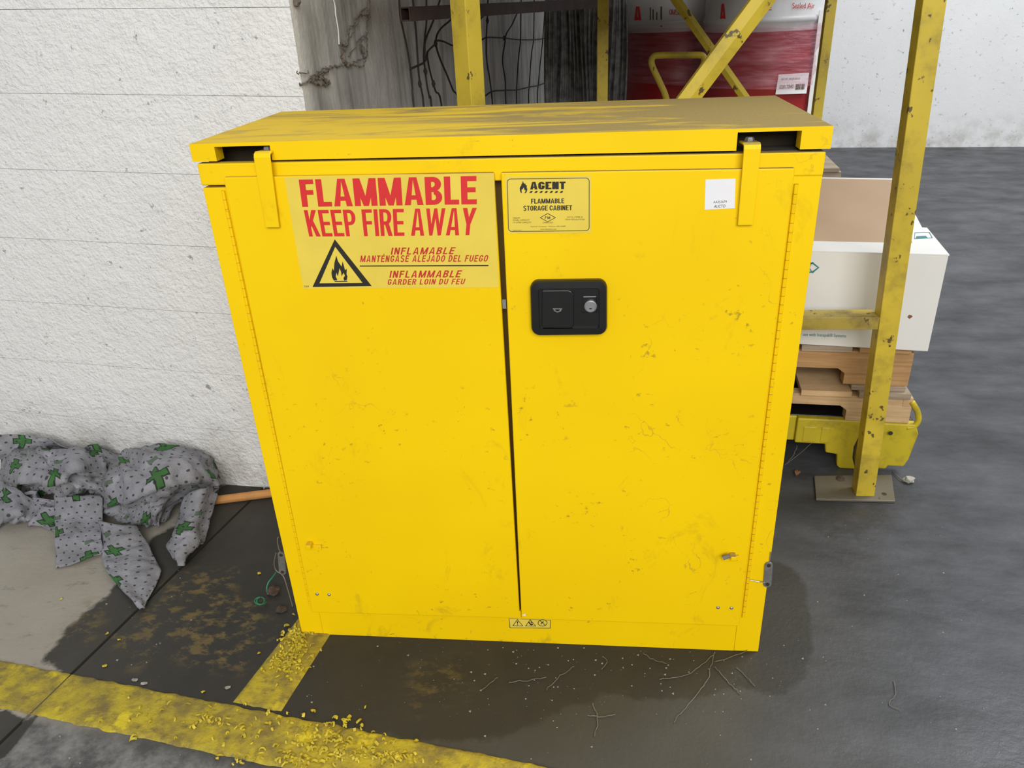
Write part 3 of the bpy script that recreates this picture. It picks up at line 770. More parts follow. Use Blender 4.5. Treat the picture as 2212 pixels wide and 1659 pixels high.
qr = panel('asset_sticker', [(1524, 388), (1589, 386), (1587, 450), (1522, 453)], MSTICK, cab); qr['label'] = 'white sticker with small print'
letters('lettering', qr, MINK2, 'AA253679', [(1541, 434), (1570, 433), (1570, 438), (1541, 439)], YT)
letters('lettering', qr, MINK, 'AUCTO', [(1542, 443), (1567, 442), (1567, 448), (1542, 449)], YT, shear=.2)
YS = .0014
hz3 = panel('hazard_strip', [(1098, 1334), (1190, 1336), (1189, 1358), (1101.5, 1357.5)], MLABEL, cab, YS); hz3['label'] = 'narrow label with three warning symbols'
def Z3(L): return [(960 + x / 6.1444, 1260 + y / 6.1444) for x, y in L]
ring('border', hz3, MINK2, Z3([(852, 466), (1412, 490), (1408, 600), (868, 596)]), Z3([(860, 470), (1404, 494), (1400, 593), (876, 589)]), YS - .0004)
for P_, Q_ in (([(968, 476), (1048, 570), (902, 568)], [(968, 488), (1034, 563), (917, 562)]), ([(1138, 478), (1218, 572), (1072, 570)], [(1138, 490), (1204, 565), (1087, 564)])):
    ring('triangle', hz3, MINK, Z3(P_), Z3(Q_), YS - .0004)
pxpoly('mark', hz3, MINK, [Z3([(960, 505), (980, 505), (974, 542), (967, 542)]), Z3([(964, 548), (977, 548), (977, 558), (964, 558)])], YS - .0004)
pxpoly('mark', hz3, MINK, [Z3([(1112, 520), (1126, 512), (1150, 540), (1172, 536), (1176, 552), (1150, 560), (1138, 552)]), Z3([(1136, 505), (1150, 508), (1168, 528), (1158, 534)])], YS - .0004)
cc = [(1303 + 64 * math.cos(k * .314), 526 + 46 * math.sin(k * .314)) for k in range(20)]; ci = [(1303 + 56 * math.cos(k * .314), 526 + 39 * math.sin(k * .314)) for k in range(20)]
ring('ring', hz3, MINK, Z3(cc), Z3(ci), YS - .0004)
pxpoly('mark', hz3, MINK, [Z3([(1262, 494), (1270, 490), (1342, 556), (1336, 562)]), Z3([(1275, 540), (1300, 510), (1318, 506), (1322, 516), (1302, 522), (1284, 546)])], YS - .0004)
# ---- recessed paddle latch on the right door
def FP(px, py, y): 
    p = ony(px, py, YD); return (p[0], y, p[2])
def Z4(L): return [(1080 + x / 7.9, 560 + y / 7.9) for x, y in L]
outer = Z4([(x + (y - 780) * .03 * (1 - (x - 530) / 1300), y - (x - 530) * .012) for x, y in rrect(530, 335, 1828, 1258, 140, 6)])
inner = Z4([(x + (y - 780) * .03 * (1 - (x - 530) / 1300), y - (x - 530) * .012) for x, y in rrect(668, 455, 1700, 1140, 50, 6)])
n = len(outer)
V = [FP(*p, YD + .0004) for p in outer] + [FP(*p, YD - .0045) for p in outer] + [FP(*p, YD - .0055) for p in inner] + [FP(*p, YD + .0085) for p in inner]
# draw the outer rim slightly inside at its raised edge
cxp = sum(v[0] for v in V[:n]) / n; czp = sum(v[2] for v in V[:n]) / n
V[n:2 * n] = [(cxp + (v[0] - cxp) * .975, v[1], czp + (v[2] - czp) * .97) for v in V[n:2 * n]]
F = [(r * n + i, r * n + (i + 1) % n, (r + 1) * n + (i + 1) % n, (r + 1) * n + i) for r in range(3) for i in range(n)] + [tuple(3 * n + i for i in range(n))]
latch = mk('latch_plate', V, F, MBLACK, cab, smooth=False)
latch['label'] = 'black recessed paddle latch'
# cut-out feeling: pan sits in front of the door so lift the whole pan
latch.location.y -= .0105; WL[latch] = WL[latch] - Vector((0, .0105, 0))
pan = YD - .0105
def slabpx(name, mat, parent, P, y0, y1, bevel=.0008):
    Q = [FP(*p, 0) for p in P]
    return MB().prism(Q, lambda p, t: (p[0], t, p[2]), y0, y1).mk(name, mat, parent, bevel=bevel)
# skirt behind the pan so it meets the door
slabpx('pan_rim', MBLACK, latch, Z4([(x + (y - 780) * .03 * (1 - (x - 530) / 1300), y - (x - 530) * .012) for x, y in rrect(534, 339, 1824, 1254, 138, 6)]), YD, pan + .0006, 0)
slabpx('paddle', MBLACK, latch, Z4([(728, 490), (1170, 485), (1225, 510), (1262, 560), (1262, 1090), (1215, 1130), (745, 1130), (722, 1080)]), pan + .006, pan - .0035, .0015)
ring2 = Z4([(905, 790), (1068, 790), (1045, 840), (990, 862), (935, 840)]); ring2i = Z4([(945, 806), (1030, 806), (1018, 830), (990, 840), (960, 830)])
V = [FP(*p, pan - .0040) for p in ring2] + [FP(*p, pan - .0040) for p in ring2i]
mk('padlock_slot', V, [(i, (i + 1) % 5, 5 + (i + 1) % 5, 5 + i) for i in range(5)], MGREYM, latch)
slabpx('lock_housing', MBLACK, latch, Z4([(1400, 590), (1660, 585), (1672, 880), (1385, 890)]), pan + .007, pan - .0005, .003)
lc = FP(*Z4([(1548, 760)])[0], pan)
MB().lathe([(.0115, -.0005), (.0115, -.0045), (.0098, -.0058), (.009, -.0058), (.0085, -.0048), (.002, -.0048)], lc, 'y', 24).mk('lock_cylinder', MSTEEL, latch, smooth=False)
slabpx('keyhole', MBLACK, latch, Z4([(1525, 785), (1570, 785), (1570, 800), (1525, 800)]), pan - .0047, pan - .0050, 0)
# ---- small hardware at the door feet
def screw(px, py, parent=cab, r=.0042):
    p = ony(px, py, YD)
    MB().lathe([(r, .0005), (r, -.001), (r * .6, -.0028), (r * .2, -.003)], (p[0], YD, p[2]), 'y', 12).mk('screw', MSTEEL, parent, smooth=True)
for q in ((685, 1283), (711, 1284), (1551, 1312), (1580, 1313)): screw(*q)
def clip(P, scr, tilt):
    a = [ony(*p, YD) for p in P]
    m = MB().prism([(p[0], p[2]) for p in a], lambda p, t: (p[0], t, p[1]), YD, YD - .003)
    o = m.mk('fuse_clip', MY, cab, bevel=.0008)
    t0 = ony(*tilt, YD)
    MB().box(t0[0] - .005, t0[0] + .006, YD - .018, YD - .002, t0[2] - .003, t0[2] + .008).mk('clip_tab', MY, o, bevel=.0015)
    for q in scr: screw(*q, parent=o, r=.0046)
    return o
clip([(661, 1175), (695, 1176), (695, 1187), (661, 1186)], [(665, 1181), (690, 1182)], (671, 1174))
c2 = clip([(1558, 1200), (1596, 1198), (1597, 1211), (1560, 1211)], [(1592, 1208)], (1581, 1198))
MB().tube([ony(1561, 1206, YD - .018), ony(1577, 1200, YD - .016)], .0045, 8).mk('web_wrap', MTWIG, c2)
p = ony(1131, 1328, YD); mk('paper_scrap', [(p[0] - .004, YD - .0012, p[2]), (p[0] + .005, YD - .002, p[2] - .001), (p[0] + .004, YD - .001, p[2] + .004)], [(0, 1, 2)], MSTICK, cab, solid=.0005)
p = ony(1124, 1325, YD + .004); box('centre_clip', MY, cab, p[0] - .0035, p[0] + .0015, YD - .001, YD + .004, p[2] - .012, p[2] + .012)
p = ony(1090, 655, YD + .006); box('catch', MSTEEL, cab, p[0] - .004, p[0] + .003, YD + .004, YD + .008, p[2] - .010, p[2] + .008)
def link(name, pts, wire, y, x):
    o = MB()
    c = [ony(*p, y) for p in pts]
    n = 14; V = []
    top, bot = c; L = top[2] - bot[2]; r = .0085
    prof = [(math.cos(a) * r, math.sin(a) * r + L / 2 - r) for a in np.linspace(0, math.pi, 8)] + [(math.cos(a) * r, math.sin(a) * r - L / 2 + r) for a in np.linspace(math.pi, 2 * math.pi, 8)]
    mid = (top + bot) / 2; ang = math.atan2(top[0] - bot[0], L)
    def f(p, t): 
        xx = p[0] * math.cos(ang) + p[1] * math.sin(ang); zz = p[1] * math.cos(ang) - p[0] * math.sin(ang)
        return (mid[0] + xx, t, mid[2] + zz)
    o.prism(prof, f, y - .0015, y + .0015)
    q = o.mk(name, MGREYM, cab, bevel=.0005); q['label'] = 'grey metal fusible link'
    for s in (-1, 1):
        cpt = f((0, s * (L / 2 - r)), y - .0016)
        MB().lathe([(.0042, 0), (.0042, -.0006)], cpt, 'y', 14).mk('eyelet', MDARK, q)
    MB().tube([ony(*p, y) for p in wire], .0012, 6).mk('chain', MSTEEL, q)
    return q
link('fusible_link', [(607, 1192), (611, 1241)], [(607, 1196), (602, 1185), (600, 1175), (599, 1165), (601, 1160)], .03, 0)
link('fusible_link', [(1661, 1214), (1657, 1268)], [(1662, 1217), (1663, 1208), (1664, 1200), (1665, 1192)], .0, 0)
MB().tube([ony(1620, 1253, -.002), ony(1640, 1257, -.004), ony(1652, 1258, -.002)], .0012, 6).mk('link_wire', MSTEEL, cab)
MB().tube(catmull([ony(596, 1195, .05), ony(592, 1215, .05), ony(596, 1232, .05), ony(612, 1245, .04), ony(622, 1275, .03), ony(632, 1310, .02)], 4), .0012, 6).mk('hanging_wire', MSTEEL, cab)
# ================================================================== RACK
rack = thing('storage_rack', 'yellow painted steel rack with diagonal braces standing behind the cabinet', 'rack', (.95, 1.1, 0))
YR = .62
# right front post (leans a little), square section
def lean(z): return -.0425 * z
pz = [(.0, 1.480), (2.3, 1.480 - .0425 * 2.3)]
V = []
for z, x in pz: V += [(x, YR, z), (x + .052 - .004 * (z > 1), YR, z), (x + .052 - .004 * (z > 1), YR + .046, z), (x, YR + .046, z)]
F = [(0, 1, 5, 4), (1, 2, 6, 5), (2, 3, 7, 6), (3, 0, 4, 7), (4, 5, 6, 7), (3, 2, 1, 0)]
mk('post', V, F, MRACK, rack, bevel=.002)
bp = [onz(1758, 1032)[:2], onz(1762, 1082)[:2], onz(1933, 1087)[:2], onz(1925, 1030)[:2]]
MB().prism([tuple(p) for p in bp], lambda p, t: (p[0], p[1], t), 0, .008).mk('base_plate', MDUSTP, rack, bevel=.002)
c = onz(1910, 1067, .008); MB().lathe([(.007, 0), (.007, .0008)], (c[0], c[1], .0078), n=14).mk('bolt_hole', MDARK, rack)
c = onz(1815, 1035, .008); MB().lathe([(.013, 0), (.012, .004), (.008, .01), (.004, .012)], (c[0], c[1], .007), n=10).mk('anchor_bolt', MDIRT, rack)
# left front post: square tube turned on its corner
e0 = ony(978, 110, YR + .03)[0]; e1 = ony(1011, 110, YR)[0]; e2 = ony(1040, 110, YR + .03)[0]
sec = [(e0, YR + .035), (e1, YR), (e2 + .002, YR + .038), (e1 - .002, YR + .073)]
MB().prism(sec, lambda p, t: (p[0], p[1], t), 0, 2.2).mk('post', MRACK, rack, bevel=.002)
box('base_plate', MDUSTP, rack, e1 - .07, e1 + .07, YR - .02, YR + .13, 0, .008)
# rear posts
YB = 1.64
for pa, pb in (((1290, 100), (1314, 100)), ((1775, 100), (1796, 100))):
    a = ony(*pa, YB)[0]; b = ony(*pb, YB)[0]
    box('post', MRACK, rack, a, b, YB, YB + .032, 0, 1.92, bevel=.0015)
    box('base_plate', MDUSTP, rack, a - .04, b + .04, YB - .03, YB + .06, 0, .006)
# low cross beam behind the cabinet
xa = e2; xb = 1.456
m = MB().box(xa, xb, YR + .002, YR + .006, .536, .566).box(xa, xb, YR + .002, YR + .062, .566, .570)
m.mk('cross_beam', rack_paint('dusty_rack_paint', (.40, .30, .05), .62, .9), rack, bevel=.001)
# diagonal braces (angle section)
def angle(pa, pb, y, wpx, t=.004, back=.03):
    a = ony(*pa, y); b = ony(*pb, y); d = (b - a); d /= np.linalg.norm(d); nrm = np.array([-d[2], 0, d[0]])
    if nrm[2] > 0: nrm = -nrm
    wv = wpx
    def P(base, u, v): return base + nrm * u + np.array([0, v, 0])
    sec = [(0, 0), (wv * .5, -.008), (wv, 0), (wv, t), (wv * .5, -.008 + t), (t, t), (t, back), (0, back)]
    V = [P(a, *s) for s in sec] + [P(b, *s) for s in sec]; n = len(sec)
    F = [(i, (i + 1) % n, n + (i + 1) % n, n + i) for i in range(n)] + [tuple(range(n))[::-1], tuple(range(n, 2 * n))]
    return mk('brace', V, F, MRACK, rack)
def ext(pa, pb, s, e):
    pa, pb = np.array(pa, float), np.array(pb, float); return tuple(pa + (pb - pa) * s), tuple(pa + (pb - pa) * e)
angle(*ext((1622, 0), (1466, 210), -.9, 2.35), YR + .012, .046)
angle(*ext((1474, 0), (1618, 205), -.35, 2.0), YB + .036, .032)
# unseen shelf deck added above the frame to shade the bay
for i in range(12):
    box('shade_board', MWG, rack, .16, 1.40, YR + .075 + i * .122, YR + .19 + i * .122, 1.50, 1.522, bevel=.002)
for yy in (YR + .08, YB + .07): box('shade_beam', MRACK, rack, .16, 1.44, yy, yy + .04, 1.42, 1.50, bevel=.002)
# rusty square tube frame against the rear
ta0 = np.array([.180, .95]); tb0 = np.array([.742, 2.46])
frame = thing('steel_tube_frame', 'rusty brown square steel tube frame between the yellow posts', 'frame', (.45, 1.7, 0))
d2 = (tb0 - ta0) / np.linalg.norm(tb0 - ta0); n2 = np.array([d2[1], -d2[0]]); LL = np.linalg.norm(tb0 - ta0)
def tf(u, v, z): p = ta0 + d2 * u + n2 * v; return (p[0], p[1], z)
def sqtube(u0, u1, v0, v1, z0, z1, th=.004):
    m = MB(); o = [(v0, z0), (v1, z0), (v1, z1), (v0, z1)]; i = [(v0 + th, z0 + th), (v1 - th, z0 + th), (v1 - th, z1 - th), (v0 + th, z1 - th)]
    V = [tf(u, *p) for u in (u0, u1) for p in o + i]; F = []
    for k in range(4):
        q = (k + 1) % 4
        F += [(k, q, 8 + q, 8 + k), (4 + k, 12 + k, 12 + q, 4 + q), (k, 4 + k, 4 + q, q), (8 + k, 8 + q, 12 + q, 12 + k)]
    return m.add(V, F)
sqtube(0, LL, 0, .032, 1.318, 1.354).mk('top_rail', MRUST, frame)
def legu(px): # distance along the rail seen at pixel column px
    best = min(np.linspace(0, LL, 300), key=lambda u: abs(np.dot(np.cross(ray(px, 30), ray(px, 200)), np.array(tf(u, .016, 1.3)) - CLOC)))
    return best
for px in (1010,):
    u = legu(px); MB().add([tf(a, b, z) for z in (0, 1.318) for a, b in ((u - .015, 0), (u + .015, 0), (u + .015, .032), (u - .015, .032))], BOXF).mk('leg', MRUST, frame)
MB().add([tf(a, b, z) for z in (0, 1.318) for a, b in ((LL - .03, 0), (LL, 0), (LL, .032), (LL - .03, .032))], BOXF).mk('leg', MRUST, frame)
# ================================================================== WIRE MESH ALONG THE RETURN WALL
mesh = thing('wire_mesh', 'bent rusty wire mesh leaning along the grey recess wall', 'mesh', onret(900, 200, .05) * np.array([1, 1, 0]))
def Z5(L): return [(840 + x / 4.2538, y / 4.2538) for x, y in L]
wires = [[(95, -60), (95, 0), (105, 150), (130, 270), (165, 430), (195, 620), (215, 800), (228, 975)],
 [(215, -60), (220, 0), (235, 150), (250, 300), (262, 500), (275, 680), (290, 780), (310, 880), (320, 975)],
 [(345, -60), (345, 0), (345, 200), (330, 350), (320, 520), (330, 620), (350, 780), (375, 900), (392, 975)],
 [(480, -60), (470, 0), (400, 210), (350, 330), (330, 420), (335, 560)],
 [(600, 140), (560, 190), (480, 260), (440, 330), (435, 420), (470, 540), (530, 680), (590, 830), (640, 960)],
 [(195, 635), (260, 605), (320, 575), (350, 520), (360, 470), (420, 410), (440, 375), (500, 380), (590, 420), (700, 440), (845, 370)],
 [(350, 500), (370, 620), (400, 740), (430, 840), (485, 975)],
 [(915, -60), (910, 0), (905, 150), (895, 400), (900, 560), (930, 750), (952, 960)],
 [(1220, 60), (1180, 120), (1130, 230), (1080, 310), (1065, 400), (1045, 560), (1070, 750), (1075, 960)],
 [(1215, 0), (1210, 350), (1195, 500), (1180, 700), (1175, 950)], [(1335, 0), (1330, 350), (1310, 500), (1290, 780), (1285, 950)],
 [(1440, 0), (1415, 350), (1400, 500), (1380, 700), (1365, 940)], [(1520, 60), (1480, 350), (1475, 600), (1440, 800), (1435, 930)], [(1610, 60), (1570, 400), (1560, 600), (1510, 930)],
 [(845, 370), (900, 345), (980, 345), (1060, 350), (1200, 365), (1330, 365), (1420, 355), (1480, 335), (1520, 310), (1650, 300)],
 [(890, 880), (950, 840), (1070, 830), (1180, 825), (1290, 800), (1390, 780), (1500, 730)], [(845, 260), (838, 200), (850, 165), (890, 130)]]
for k, wr in enumerate(wires):
    P = [onret(*q, .05 + .004 * (k % 2)) for q in Z5(wr)]
    if wr[-1][1] > 900: P = P + [P[-1] + np.array([.004, .01, -.35]), P[-1] + np.array([-.003, .0, -.85])]
    MB().tube(catmull(P, 4), .0036, 6).mk('wire', MWIRE, mesh, smooth=True)
for q in ((905, 190), (430, 400), (335, 655), (410, 770), (285, 770), (1060, 350)):
    c = onret(*Z5([q])[0], .053); MB().tube([c + np.array([0, 0, -.012]), c, c + np.array([0, 0, .012])], [.004, .008, .004], 6).mk('knot', MWIRE, mesh)
# hanging plastic sheeting at the end of the recess
sheet = thing('plastic_sheeting', 'grey wrinkled plastic sheeting hanging beside the red drums', 'sheeting', (.65, 2.95, 0))
V = []; N = 150; zz = [0, .5, .8, .9, 1.0, 1.05, 1.1, 1.15, 1.2, 1.25, 1.3, 1.35, 1.6, 1.88]
for j, z in enumerate(zz):
    for i in range(N + 1):
        u = i / N; x = .455 + u * .415
        y = 2.95 + .05 * mnoise.noise(Vector((u * 14, z * .5, 1))) + .035 * mnoise.noise(Vector((u * 34, z * 1.1, 5))) + .015 * mnoise.noise(Vector((u * 80, z * 2, 9)))
        V.append((x + .010 * math.sin(z * 5 + u * 9), y, z))
F = [(j * (N + 1) + i, j * (N + 1) + i + 1, (j + 1) * (N + 1) + i + 1, (j + 1) * (N + 1) + i) for j in range(len(zz) - 1) for i in range(N)]
mk('film_drape', V, F, MSHEET, sheet, smooth=True, solid=.001)
MB().tube([(.44, 2.95, 1.88), (.88, 2.95, 1.88)], .015, 10).mk('hanging_rail', MRUST, sheet)
for x in (.55,): MB().tube([(x, 3.02, 0), (x, 3.02, 1.9)], .012, 8).mk('upright', MRUST, sheet)
# dusty cobwebs on the recess wall
web = thing('cobweb', 'dusty brown cobweb with debris hanging on the grey recess wall', 'cobweb', onret(720, 150, .01) * np.array([1, 1, 0]) + np.array([0, 0, 1.1]))
def Z6(L): return [(600 + x / 6.1444, y / 6.1444) for x, y in L]
strands = [[(1220, -30), (1215, 120), (1200, 240), (1190, 400), (1180, 560), (1190, 720), (1150, 770)], [(1170, 100), (1110, 170), (1070, 220), (1010, 310), (940, 420), (900, 560), (870, 700), (900, 830), (980, 860)],
 [(1060, 220), (1150, 200), (1220, 230)], [(1180, 500), (1110, 560), (1090, 640), (1140, 740)], [(980, 860), (1060, 800), (1150, 770)], [(1010, 850), (1080, 890), (1150, 860), (1160, 800)],
 [(980, 860), (900, 840), (800, 870), (700, 900), (600, 960), (480, 1030), (420, 1080), (310, 1120)], [(640, 900), (560, 940), (460, 1020), (400, 1090)], [(700, 920), (620, 980), (560, 1030), (470, 1050)],
 [(560, 1030), (630, 1060), (680, 1090), (660, 1130), (580, 1120), (500, 1090), (430, 1070)], [(680, 1080), (650, 1100), (640, 1140)], [(830, 600), (850, 580), (880, 620), (870, 700)],
 [(240, 970), (330, 975), (400, 950)], [(820, 440), (840, 600), (850, 760)], [(1100, 200), (1050, 330), (960, 500), (900, 700)], [(1170, 420), (1060, 560), (950, 760)]]
for k, s_ in enumerate(strands):
    P = [onret(*q, .006) for q in Z6(s_)]
    P = catmull(P, 6); P = P + rng.normal(0, .0022, P.shape)
    MB().tube(P, .0024 if k in (0, 1, 6, 8, 9) else .0014, 5).mk('strand', MWEB, web)
def clump(name, c, r, mat, parent, seed=0, sq=(1, 1, 1)):
    bm = bmesh.new(); bmesh.ops.create_icosphere(bm, subdivisions=2, radius=1)
    V = []
    for v in bm.verts:
        n_ = 1 + .45 * mnoise.noise(v.co * 1.7 + Vector((seed, seed, 0))) + .3 * mnoise.noise(v.co * 4 + Vector((seed, 0, seed)))
        V.append((c[0] + v.co.x * r * n_ * sq[0], c[1] + v.co.y * r * n_ * sq[1], c[2] + v.co.z * r * n_ * sq[2]))
    F = [tuple(v.index for v in f.verts) for f in bm.faces]; bm.free()
    return mk(name, V, F, mat, parent)
for k, (q, r, s3) in enumerate([((930, 860), .008, (1.2, 1, .8)), ((1130, 660), .009, (.7, .5, 1.5)), ((640, 1070), .006, (1, 1, 1)), ((1110, 190), .006, (1.5, .6, 1)), ((870, 760), .008, (.7, .5, 1.6))]):
    clump('debris', onret(*Z6([q])[0], .006), r, MWEB, web, k, s3)
clump('debris', onret(*Z6([(250, 30)])[0], .006), .010, MWEB, web, 9)
MB().tube(catmull([onret(*q, .004) for q in Z6([(735, -20), (760, 80), (770, 200), (800, 380), (815, 590)])], 4), .0018, 5).mk('paint_drip', MCARD, web)
# ================================================================== DRUMS ON STACKED PALLETS
def pallet(name, label, org, ang, wx, dy, z0, mats, group=None, boards=7, st_h=.09, under=True, notch=True):
    """org = front-right corner, local x to the left (negative), y back"""
    ca, sa = math.cos(ang), math.sin(ang)
    def xf(p): return (org[0] + p[0] * ca - p[1] * sa, org[1] + p[0] * sa + p[1] * ca, p[2])
    t = thing(name, label, 'pallet', xf((-wx / 2, dy / 2, z0)), group)
    z1 = z0 + (.016 if under else 0); z2 = z1 + st_h; z3 = z2 + .018
    for k in range(3):
        y0 = (dy - .04) * k / 2
        if notch:
            P = [(-wx, z1), (-wx + .18, z1), (-wx + .18, z1 + .035), (-wx + .20, z1 + .05), (-wx + .42, z1 + .05), (-wx + .44, z1 + .035), (-wx + .44, z1),
                 (-.44, z1), (-.44, z1 + .035), (-.42, z1 + .05), (-.20, z1 + .05), (-.18, z1 + .035), (-.18, z1), (0, z1), (0, z2), (-wx, z2)]
        else:
            P = [(-wx, z1), (0, z1), (0, z2), (-wx, z2)]
        MB().prism(P, lambda p, tt: xf((p[0], tt, p[1])), y0, y0 + .04).mk('stringer', mats[0], t, bevel=.0015)
    pw = wx / boards
    for i in range(boards):
        MB().box(-wx + i * pw + .008, -wx + (i + 1) * pw - .012, -.012, dy + .012, z2, z3, xf=xf).mk('deck_board', mats[1 + i % (len(mats) - 1)], t, bevel=.0015)
    if under:
        for i in (0, boards // 2, boards - 1):
            MB().box(-wx + i * pw + .004, -wx + (i + 1) * pw - .006, -.006, dy + .006, z0, z1, xf=xf).mk('bottom_board', mats[1], t, bevel=.0015)
    global PT
    PT = t
    return z3
zc = 0.0
DORG = (1.80, 2.24)
for k in range(5):
    zc = pallet('wooden_pallet', ['lowest', 'second', 'middle', 'fourth', 'topmost'][k] + ' weathered wooden pallet in the stack under the red drums', DORG, -.08, .86, 1.45, zc, (MWG, MWG, MW1), 'pallets under the drums', st_h=.0935)
print('drum deck', zc)
DR = .288
drums = []
for k, (cx, cy, lab) in enumerate([(1.55, 3.0, 'red steel drum with white top half, barcode label on its side'), (1.145, 3.46, 'red steel drum with white top half in the dark behind the bent yellow handle')]):
    t = thing('steel_drum', lab, 'drum', (cx, cy, zc))
    hh = .88
    prof = [(DR - .012, 0), (DR + .004, .002), (DR + .006, .012), (DR, .02), (DR, .27), (DR + .006, .28), (DR + .010, .29), (DR + .006, .30), (DR, .31), (DR, .40), (DR + .004, .41), (DR, .42), (DR, .57), (DR + .006, .58), (DR + .010, .59), (DR + .006, .60), (DR, .61), (DR, .855), (DR + .006, .862), (DR + .006, .878), (DR - .004, .88), (DR - .008, .868), (.02, .868)]
    MB().lathe(prof, (cx, cy, zc), n=64).mk('body', MDRUM, t, smooth=True)
    drums.append(t)
def cyl_caps(name, parent, mat, s, x0, y0, x1, y1, cx, cy, r, t=.2):
    V = []; F = []
    for i, p in enumerate(bold_text(s, t, t * .8)):
        F.append(tuple(range(len(V), len(V) + len(p))))
        V += [oncyl(x0 + u * (x1 - x0), y1 + v * (y0 - y1), cx, cy, r + i * .0001) for u, v in p]
    return mk(name, V, F, mat, parent)
def cyl_letters(name, parent, mat, s, x0, y0, x1, y1, cx, cy, r, **k):
    k.pop('bold', None); V, F = text_mesh(s, **k)
    return mk(name, [oncyl(x0 + u * (x1 - x0), y1 + v * (y0 - y1), cx, cy, r) for u, v in V], F, mat, parent)
A = (1.55, 3.0, DR + .0035); B = (1.145, 3.46, DR + .0035)
cyl_letters('lettering', drums[0], MRED, 'Sealed Air', 1712, 6, 1760, 18, *A, bold=.015)
cyl_letters('lettering', drums[0], MRED, 'Instapak', 1724, 34, 1757, 44, *A, bold=.015)
cyl_caps('lettering', drums[0], MRED, 'A', 1555, 8, 1568, 48, *A, t=.22)
cyl_caps('lettering', drums[0], MRED, 'EE', 1652, 10, 1667, 22, *A, t=.18)
cyl_caps('lettering', drums[1], MRED, 'A', 1369, 14, 1386, 51, *B, t=.24)
cyl_caps('lettering', drums[1], MDRED, 'OMSEE', 1446, 20, 1476, 32, *B, t=.15)
for x0, y0, x1, y1 in ((1404, 16, 1406, 52), (1410, 20, 1412, 55), (1418, 26, 1420, 54), (1427, 14, 1430, 58)):
    mk('print_bar', [oncyl(*p, *B) for p in ((x0, y0), (x1, y0), (x1, y1), (x0, y1))], [(0, 1, 2, 3)], MINK2, drums[1])
# label on the right drum
LQ = [(1682, 161), (1748, 157), (1742, 202), (1675, 204)]
def lq(u, v, r): 
    t0 = np.array(LQ[0]) * (1 - u) + np.array(LQ[1]) * u; b0 = np.array(LQ[3]) * (1 - u) + np.array(LQ[2]) * u
    q = b0 * (1 - v) + t0 * v; return oncyl(q[0], q[1], A[0], A[1], r)
V = [lq(i / 8, j, DR + .014) for j in (0, 1) for i in range(9)]
lab = mk('shipping_label', V, [(i, i + 1, 10 + i, 9 + i) for i in range(8)], MSTICK, drums[0]); lab['label'] = 'white shipping label with barcode'
for s_, (u0, v0, u1, v1), b_ in (('02817840', (.10, .28, .55, .46), .02), ('NET WT. 550 LB 250 KG', (.12, .70, .72, .80), 0)):
    Vt, Ft = text_mesh(s_); mk('lettering', [lq(u0 + u * (u1 - u0), v0 + v * (v1 - v0), DR + .0155) for u, v in Vt], Ft, MINK2, lab)
V = []; F = []
u = .62
while u < .92:
    wd = random.choice([.008, .014, .02]); o_ = len(V)
    V += [lq(u, .20, DR + .0155), lq(u + wd, .20, DR + .0155), lq(u + wd, .48, DR + .0155), lq(u, .48, DR + .0155)]; F.append((o_, o_ + 1, o_ + 2, o_ + 3)); u += wd + random.choice([.008, .012])
mk('barcode', V, F, MINK2, lab)
# stretch film around both drums
def hull_path(off):
    P = []
    c0 = np.array(A[:2]); c1 = np.array(B[:2])
    a0 = math.atan2(*(c0 - c1)[::-1])
    for a in np.linspace(a0 - math.pi / 2, a0 + math.pi / 2, 40): P.append(c0 + (DR + off) * np.array([math.cos(a), math.sin(a)]))
    for a in np.linspace(a0 + math.pi / 2, a0 + 3 * math.pi / 2, 40): P.append(c1 + (DR + off) * np.array([math.cos(a), math.sin(a)]))
    return P
hp = hull_path(.020)
film = thing('stretch_film', 'clear wrinkled stretch film wrapped around the two drums', 'film', (1.36, 3.2, zc))
zs = np.linspace(.93, 1.205, 22); V = []
for j, z in enumerate(zs):
    for i, p in enumerate(hp):
        n_ = mnoise.noise(Vector((p[0] * 3, p[1] * 3, z * 26)))
        c_ = np.array([1.355, 3.2]); dv = (p - c_); dv = dv / np.linalg.norm(dv)
        q = p + dv * .006 * n_
        V.append((q[0], q[1], z + (.012 * mnoise.noise(Vector((p[0] * 4, p[1] * 4, 7))) if j in (0, 21) else 0)))
n = len(hp); F = [(j * n + i, j * n + (i + 1) % n, (j + 1) * n + (i + 1) % n, (j + 1) * n + i) for j in range(21) for i in range(n)]
mk('wrap', V, F, MFILM, film, smooth=True)
# white strip standing in for light caught on the film's right edge
q0 = oncyl(1757, 150, A[0], A[1], DR + .03)
mk('film_edge_glint', [(q0[0] + .0, q0[1] + .02, zc), (q0[0] + .05, q0[1] + .05, zc), (q0[0] + .05, q0[1] + .05, 1.26), (q0[0], q0[1] + .02, 1.26)], [(0, 1, 2, 3)], MCARD, film, solid=.003)
